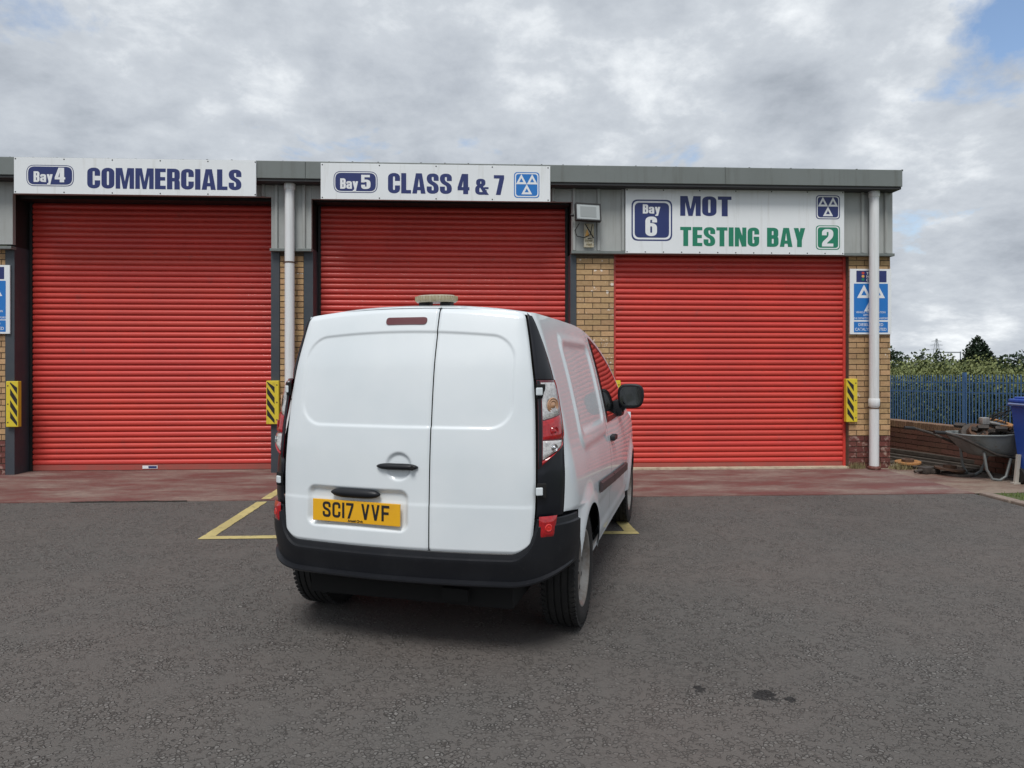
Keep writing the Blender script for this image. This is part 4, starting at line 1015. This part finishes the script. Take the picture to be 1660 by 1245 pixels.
rr = random.Random(11); near, mid_, deep = [], [], []
for i in range(46):
    t = rr.uniform(-1, FL + 3); p = f0 + fd_*t; off = rr.uniform(.8, 2.2); hgt = rr.uniform(1.25, 1.62)
    deep.append((p.x + off, p.y + off*.3, -.75, rr.uniform(.9, 1.3), hgt, 800))
for i in range(60):
    t = rr.uniform(-2, FL + 2); p = f0 + fd_*t; off = rr.uniform(3.0, 11); top_ = rr.uniform(.95, 1.55) + .035*off
    near.append((p.x + off, p.y + off*.5, top_ - 1.3, rr.uniform(.9, 1.7), 1.3, 420))
for i in range(34):
    x = rr.uniform(26, 52); y = rr.uniform(18, 50); top_ = rr.uniform(1.5, 2.1)
    mid_.append((x, y, top_ - 1.9, rr.uniform(1.5, 2.6), 1.9, 420))
tag(foliage('hedge_undergrowth', deep, .15, M['leaf_deep'], 1), 'dark undergrowth behind the blue palisade fence', 'undergrowth', kind='stuff')
tag(foliage('bramble_thicket', near, .17, M['leaf_olive'], 2), 'olive green thicket rising above the blue fence', 'thicket', kind='stuff')
tag(foliage('scrub', mid_, .24, M['leaf_mid'], 3), 'green scrub between the fence and the far trees', 'scrub', kind='stuff')
far = []
for i in range(70):
    x = rr.uniform(60, 190); y = rr.uniform(100, 150) - (x-60)*.45; tp = rr.uniform(2.2, 4.2); far.append((x, y, tp - 3.0, rr.uniform(2.5, 4.5), 3.0, 130))
tag(foliage('distant_wood', far, .75, M['leaf_mid'], 4), 'distant belt of trees on the horizon', 'wood', kind='stuff')
def tree(loc, crown, size, m, trunk, label, cone=False, seed=1):
    o = empty('conifer_tree' if cone else 'broadleaf_tree', loc); tag(o, label, 'tree')
    MB().tube([(0, 0, 0), (.03, .02, trunk*.6), (0, 0, trunk)], [.13, .10, .05], 7).tube([(.02, 0, trunk*.5), (.35, .1, trunk*.85)], [.05, .02], 5).tube([(.02, 0, trunk*.45), (-.3, -.1, trunk*.8)], [.05, .02], 5).build('trunk', M['bark'], o)
    foliage('crown', crown, size, m, seed, o, cone); return o
tree((38.9, 43.4, -1.65), [(0, 0, .6, 1.9, 4.75, 8500), (.1, 0, 1.0, 1.7, 3.9, 3500)], .24, M['leaf_dark'], 4.2, 'tall dark conifer rising above the bushes beyond the fence', True, 21)
tree((28.3, 33.9, -1.65), [(0, 0, .5, .75, 3.45, 1600)], .18, M['leaf_dark'], 2.6, 'small dark conifer beside the pylon, left of the pair', True, 22)
tree((29.2, 33.7, -1.65), [(0, 0, .5, .85, 3.5, 1800)], .18, M['leaf_dark'], 2.6, 'small dark conifer beside the pylon, right of the pair', True, 23)
tree((39.4, 40.0, -1.65), [(0, 0, 2.4, 1.7, 1.55, 1700), (1.4, .3, 2.1, 1.3, 1.3, 1000), (-1.3, 0, 1.8, 1.0, 1.0, 700)], .26, M['leaf_deep'], 2.6, 'rounded dark green tree at the right edge behind the fence', False, 24)
tree((29.2, 39.5, -1.65), [(0, 0, 2.9, 1.4, 1.35, 1500), (-1.2, .3, 2.5, 1.2, 1.2, 900)], .26, M['leaf_deep'], 2.8, 'rounded dark green tree next to the building corner', False, 25)
# pylon and railway gantry
py = empty('electricity_pylon', (389.7, 570.8, -1.65)); tag(py, 'distant grey lattice electricity pylon on the horizon', 'pylon')
b = MB(); H = 24.5
def leg(z): return 2.6*(1 - z/H)**.9 + .35
for sx in (-1, 1):
    for sy in (-1, 1): MB().tube([(sx*leg(z), sy*leg(z), z) for z in (0, 6, 12, 18, H)], .16, 4).build('leg', M['lattice'], py)
zz = [0, 4, 8, 11.5, 14.5, 17, 19.5, 22, H]
for i in range(len(zz)-1):
    for sx in (-1, 1): b.tube([(sx*leg(zz[i]), -leg(zz[i]), zz[i]), (-sx*leg(zz[i+1]), -leg(zz[i+1]), zz[i+1])], .09, 4)
b.build('brace', M['lattice'], py)
for z, w_ in ((15.5, 5.2), (19, 5.6), (22.3, 4.6)): MB().tube([(-w_, 0, z), (0, 0, z+.8), (w_, 0, z)], .13, 4).tube([(-w_, 0, z), (w_, 0, z)], .13, 4).build('cross_arm', M['lattice'], py)
ga = empty('railway_gantry', (97.4, 135.5, -1.65)); tag(ga, 'thin railway overhead line gantry between pylon and conifer', 'gantry')
MB().box(-.09, .09, -.09, .09, 0, 5.75).build('mast', M['lattice'], ga); MB().box(5.2, 5.38, -.09, .09, 0, 5.75).build('mast', M['lattice'], ga)
MB().box(-.1, 5.4, -.08, .08, 5.45, 5.68).build('boom', M['lattice'], ga)
MB().tube([(2.6, 0, 5.45), (2.6, 0, 4.6), (3.4, 0, 4.45)], .06, 5).build('dropper', M['lattice'], ga)
# wheelbarrow
wbw = empty('wheelbarrow', (6.48, -.93, 0)); tag(wbw, 'grey metal wheelbarrow heaped with rusty scrap beside the low wall', 'wheelbarrow')
def tray(u, v, inset=0):
    a = u*2*math.pi; ca, sa = math.cos(a), math.sin(a); e = lambda t, p: math.copysign(abs(t)**p, t)
    k = .55 + .45*v**.7; cx_ = .03 + .06*(1-v); hx = (.44*k) - inset; hy = (.31*k) - inset
    return Vector((cx_ + e(ca, .55)*hx, e(sa, .55)*hy, .305 + .265*v + .02*(v*(1 if ca > 0 else .2))))
v = [tray(i/36, j/8) for j in range(9) for i in range(36)]; f = [(j*36+i, j*36+(i+1) % 36, (j+1)*36+(i+1) % 36, (j+1)*36+i) for j in range(8) for i in range(36)] + [tuple(range(35, -1, -1))]
v2 = [tray(i/36, j/8, .008) + Vector((0, 0, .006)) for j in range(9) for i in range(36)]; b = MB(); b.add(v, f); b.add(v2, f); b.build('tray', M['barrow'], wbw, True)
MB().tube([tray(i/36, 1) for i in range(37)], .011, 8, False).build('tray_rim', M['barrow'], wbw, True)
for sy in (-1, 1):
    MB().tube([(-.86, sy*.30, .625), (-.72, sy*.30, .615), (-.50, sy*.28, .55), (.0, sy*.22, .33), (.45, sy*.12, .255), (.74, sy*.06, .20)], .017, 8).build('handle', M['scrap_dark'], wbw, True)
    MB().tube([(-.86, sy*.30, .625), (-.72, sy*.30, .615)], .022, 8).build('grip', M['steel_black'], wbw, True)
    MB().tube([(-.16, sy*.21, .36), (-.13, sy*.22, .15), (-.06, sy*.22, .03), (.04, sy*.22, .014), (.12, sy*.22, .06), (.20, sy*.2, .28)], .0165, 8).build('leg', M['barrow'], wbw, True)
ww = MB().lathe([(.10, -.04), (.15, -.045), (.185, -.03), (.195, 0), (.185, .03), (.15, .045), (.10, .04)], 28, Matrix.Translation((.74, 0, .197)) @ Matrix.Rotation(R(90), 4, 'X')).build('wheel', M['tyre'], wbw, True)
MB().lathe([(0, -.02), (.10, -.035), (.10, .035), (0, .02)], 20, Matrix.Translation((.74, 0, .197)) @ Matrix.Rotation(R(90), 4, 'X')).build('hub', M['barrow'], ww)
def ring(name, loc, rot, r0, r1, th, m, label, cat, hub=True, grp=None):
    o = MB().lathe([(r0, 0), (r1, 0), (r1, th), (r0, th), (r0, 0)], 30).build(name, m); o.location = loc; o.rotation_euler = rot; tag(o, label, cat, grp)
    if hub: MB().lathe([(r0*.45, .0), (r0*.45, th*2.6), (r0*.98, th*2.6), (r0*.98, th*.2)], 24).build('hub', M['rust'], o)
    return o
ring('drum_shell', (6.30, -1.0, .545), (R(52), R(-14), 0), .11, .165, .05, M['scrap_dark'], 'dark rusty brake drum standing at the left of the barrow load', 'brake drum')
ring('brake_disc', (6.53, -1.06, .53), (R(55), R(10), R(8)), .08, .15, .02, M['rust'], 'rusty brake disc leaning in the middle of the barrow load', 'brake disc', False)
ring('orange_ring', (6.70, -.90, .70), (R(14), R(8), 0), .10, .165, .018, M['rust_orange'], 'orange rusted ring lying on top of the barrow load', 'ring', False)
b = MB()
for k in range(7):
    pts = []; rr = random.Random(k)
    for i in range(15):
        a = i/14*6.283; q = .10 + .02*rr.random(); pts.append((.66 + q*math.cos(a) + .01*k, -.02 + .06*math.sin(a) + rr.uniform(-.02, .02), .72 + .075*math.sin(a*1.0 + k*.5) + .02*k))
    b.tube([(x + 5.98, y - .93, z + .01) for x, y, z in pts], .005, 5, False)
tag(b.build('cable_coil', M['steel_black'], None, True), 'tangled black cable on top of the barrow load', 'cable')
o = MB().box(-.05, .05, -.04, .04, -.04, .05, b=.015).tube([(.0, 0, 0), (.16, -.02, -.035), (.38, -.04, -.10)], [.02, .022, .015], 8).build('alloy_bracket', M['alloy'], None, True); o.location = (6.43, -1.0, .735); tag(o, 'pale alloy bracket with a long arm on the scrap heap', 'bracket')
o = MB().tube([(0, 0, 0), (.16, .0, .13), (.20, 0, .15)], .013, 8).build('rusty_rod', M['rust'], None, True); o.location = (6.72, -1.05, .63); tag(o, 'rusty bent rod sticking up at the right of the heap', 'rod')
b = MB(); rr = random.Random(4)
for k in range(48):
    mx = Matrix.Translation((6.52 + rr.uniform(-.30, .34), -.93 + rr.uniform(-.2, .2), 0.55 + rr.uniform(0, .12))) @ Matrix.Rotation(rr.uniform(0, 3), 4, 'Z') @ Matrix.Rotation(rr.uniform(-.6, .6), 4, 'X')
    b.box(-rr.uniform(.03, .1), rr.uniform(.03, .1), -.03, .03, -.02, .02, mx)
tag(b.build('scrap_heap', M['scrap_dark']), 'jumbled dark metal scrap filling the wheelbarrow', 'scrap', kind='stuff')
# bin
bn = empty('wheelie_bin', (6.88, -1.60, 0)); tag(bn, 'blue plastic wheelie bin cut off by the right edge', 'bin')
def frus(z0, z1, a0, b0, a1, b1, bb): return [(-a0, -b0, z0), (a0, -b0, z0), (a0, b0, z0), (-a0, b0, z0), (-a1, -b1, z1), (a1, -b1, z1), (a1, b1, z1), (-a1, b1, z1)]
FQ = [(0, 3, 2, 1), (4, 5, 6, 7), (0, 1, 5, 4), (1, 2, 6, 5), (2, 3, 7, 6), (3, 0, 4, 7)]
MB().add(frus(.05, .96, .235, .27, .31, .335, 0), FQ).build('body', M['bin'], bn)
MB().box(-.34, .34, -.36, .36, .945, .985, b=.012).build('collar', M['bin'], bn)
MB().box(-.345, .345, -.37, .34, .988, 1.035, b=.018).box(-.3, .3, -.33, .3, 1.03, 1.06, b=.014).build('lid', M['bin'], bn)
MB().tube([(-.36, -.30, .965), (-.40, -.30, .975), (-.40, .25, .975), (-.36, .25, .965)], .014, 8).build('handle', mat('pale_blue_plastic', (.20, .26, .45), .5), bn, True)
for sx in (-1, 1): MB().lathe([(0, -.025), (.09, -.025), (.10, 0), (.09, .025), (0, .025)], 20, Matrix.Translation((sx*.26, .24, .10)) @ Matrix.Rotation(R(90), 4, 'Y')).build('wheel', M['tyre'], bn)
o = MB().box(-.022, .022, -.015, .015, 0, .36, Matrix.Rotation(R(6), 4, 'Y')).box(-.05, .04, -.03, .03, 0, .02).build('pale_stake', mat('pale_timber', (.45, .42, .37), .8)); o.location = (6.56, -1.36, .003); tag(o, 'pale wooden stake standing beside the blue bin', 'stake')
# scrap along the wall
for i, (p0, p1, wd, th, z, lab) in enumerate((((6.15, 1.5), (6.78, -.45), .10, .05, .0, 'weathered timber lying nearest the apron along the low wall'), ((6.30, 1.7), (6.92, -.3), .13, .07, .0, 'dark timber lying between the other beam and the low wall'), ((6.38, 1.75), (6.96, -.35), .09, .06, .075, 'grey timber lying on top of the dark beam'))):
    a0, l_, fm = seg_frame(p0, p1); o = MB().box(0, l_, -wd/2, wd/2, .004, th, b=.006).build('timber_beam', M['wood']); o.matrix_basis = Matrix.Translation((0, 0, z)) @ fm @ Matrix.Rotation(R(.6*i), 4, 'X'); tag(o, lab, 'beam', 'timbers lying along the low wall')
ring('brake_disc', (6.05, -.02, .075), (R(3), R(-3), 0), .08, .165, .022, M['rust_orange'], 'orange rusty brake disc on the ground nearest the building', 'brake disc')
ring('brake_disc', (6.24, -.62, .07), (R(2), R(4), 0), .08, .18, .024, M['rust'], 'brown brake disc on the ground under the barrow handles', 'brake disc')
ring('brake_disc', (6.32, -.66, .008), (R(0), R(0), 0), .08, .19, .024, M['scrap_dark'], 'dark brake disc lying under the brown one', 'brake disc')
o = MB().box(-.10, .08, -.06, .06, .0, .09, b=.02).box(.02, .14, -.09, .03, .0, .06, b=.015).tube([(-.1, 0, .05), (-.2, .03, .03)], .02, 8).build('brake_caliper', M['scrap_dark'], None, True); o.location = (6.0, -.52, .006); o.rotation_euler = (0, 0, R(20)); tag(o, 'small dark brake caliper on the ground beside the discs', 'caliper')
b = MB(); rr = random.Random(9)
for k in range(60):
    x = rr.uniform(5.95, 6.95); y = 1.2 - (x-5.95)*1.7 + rr.uniform(-.7, .35); s_ = rr.uniform(.01, .045)
    b.box(-s_, s_, -s_*.7, s_*.7, 0, s_*.8, Matrix.Translation((x, y, .005)) @ Matrix.Rotation(rr.uniform(0, 3), 4, 'Z'))
tag(b.build('rubble', M['dark_brown']), 'dark loose rubble scattered along the low wall', 'rubble', kind='stuff')
tag(blades('weeds', lambda r: (r.gauss(5.30, .05), r.gauss(-.05, .02), .005), 260, .03, .11, M['dry'], 5, .005), 'dry weed tuft against the pier beside the right door', 'weeds')
tag(blades('weeds', lambda r: (r.gauss(5.90, .07), r.gauss(-.10, .05), .005), 340, .03, .12, M['dry'], 6, .005), 'dry weed tuft at the outer corner of the building', 'weeds')
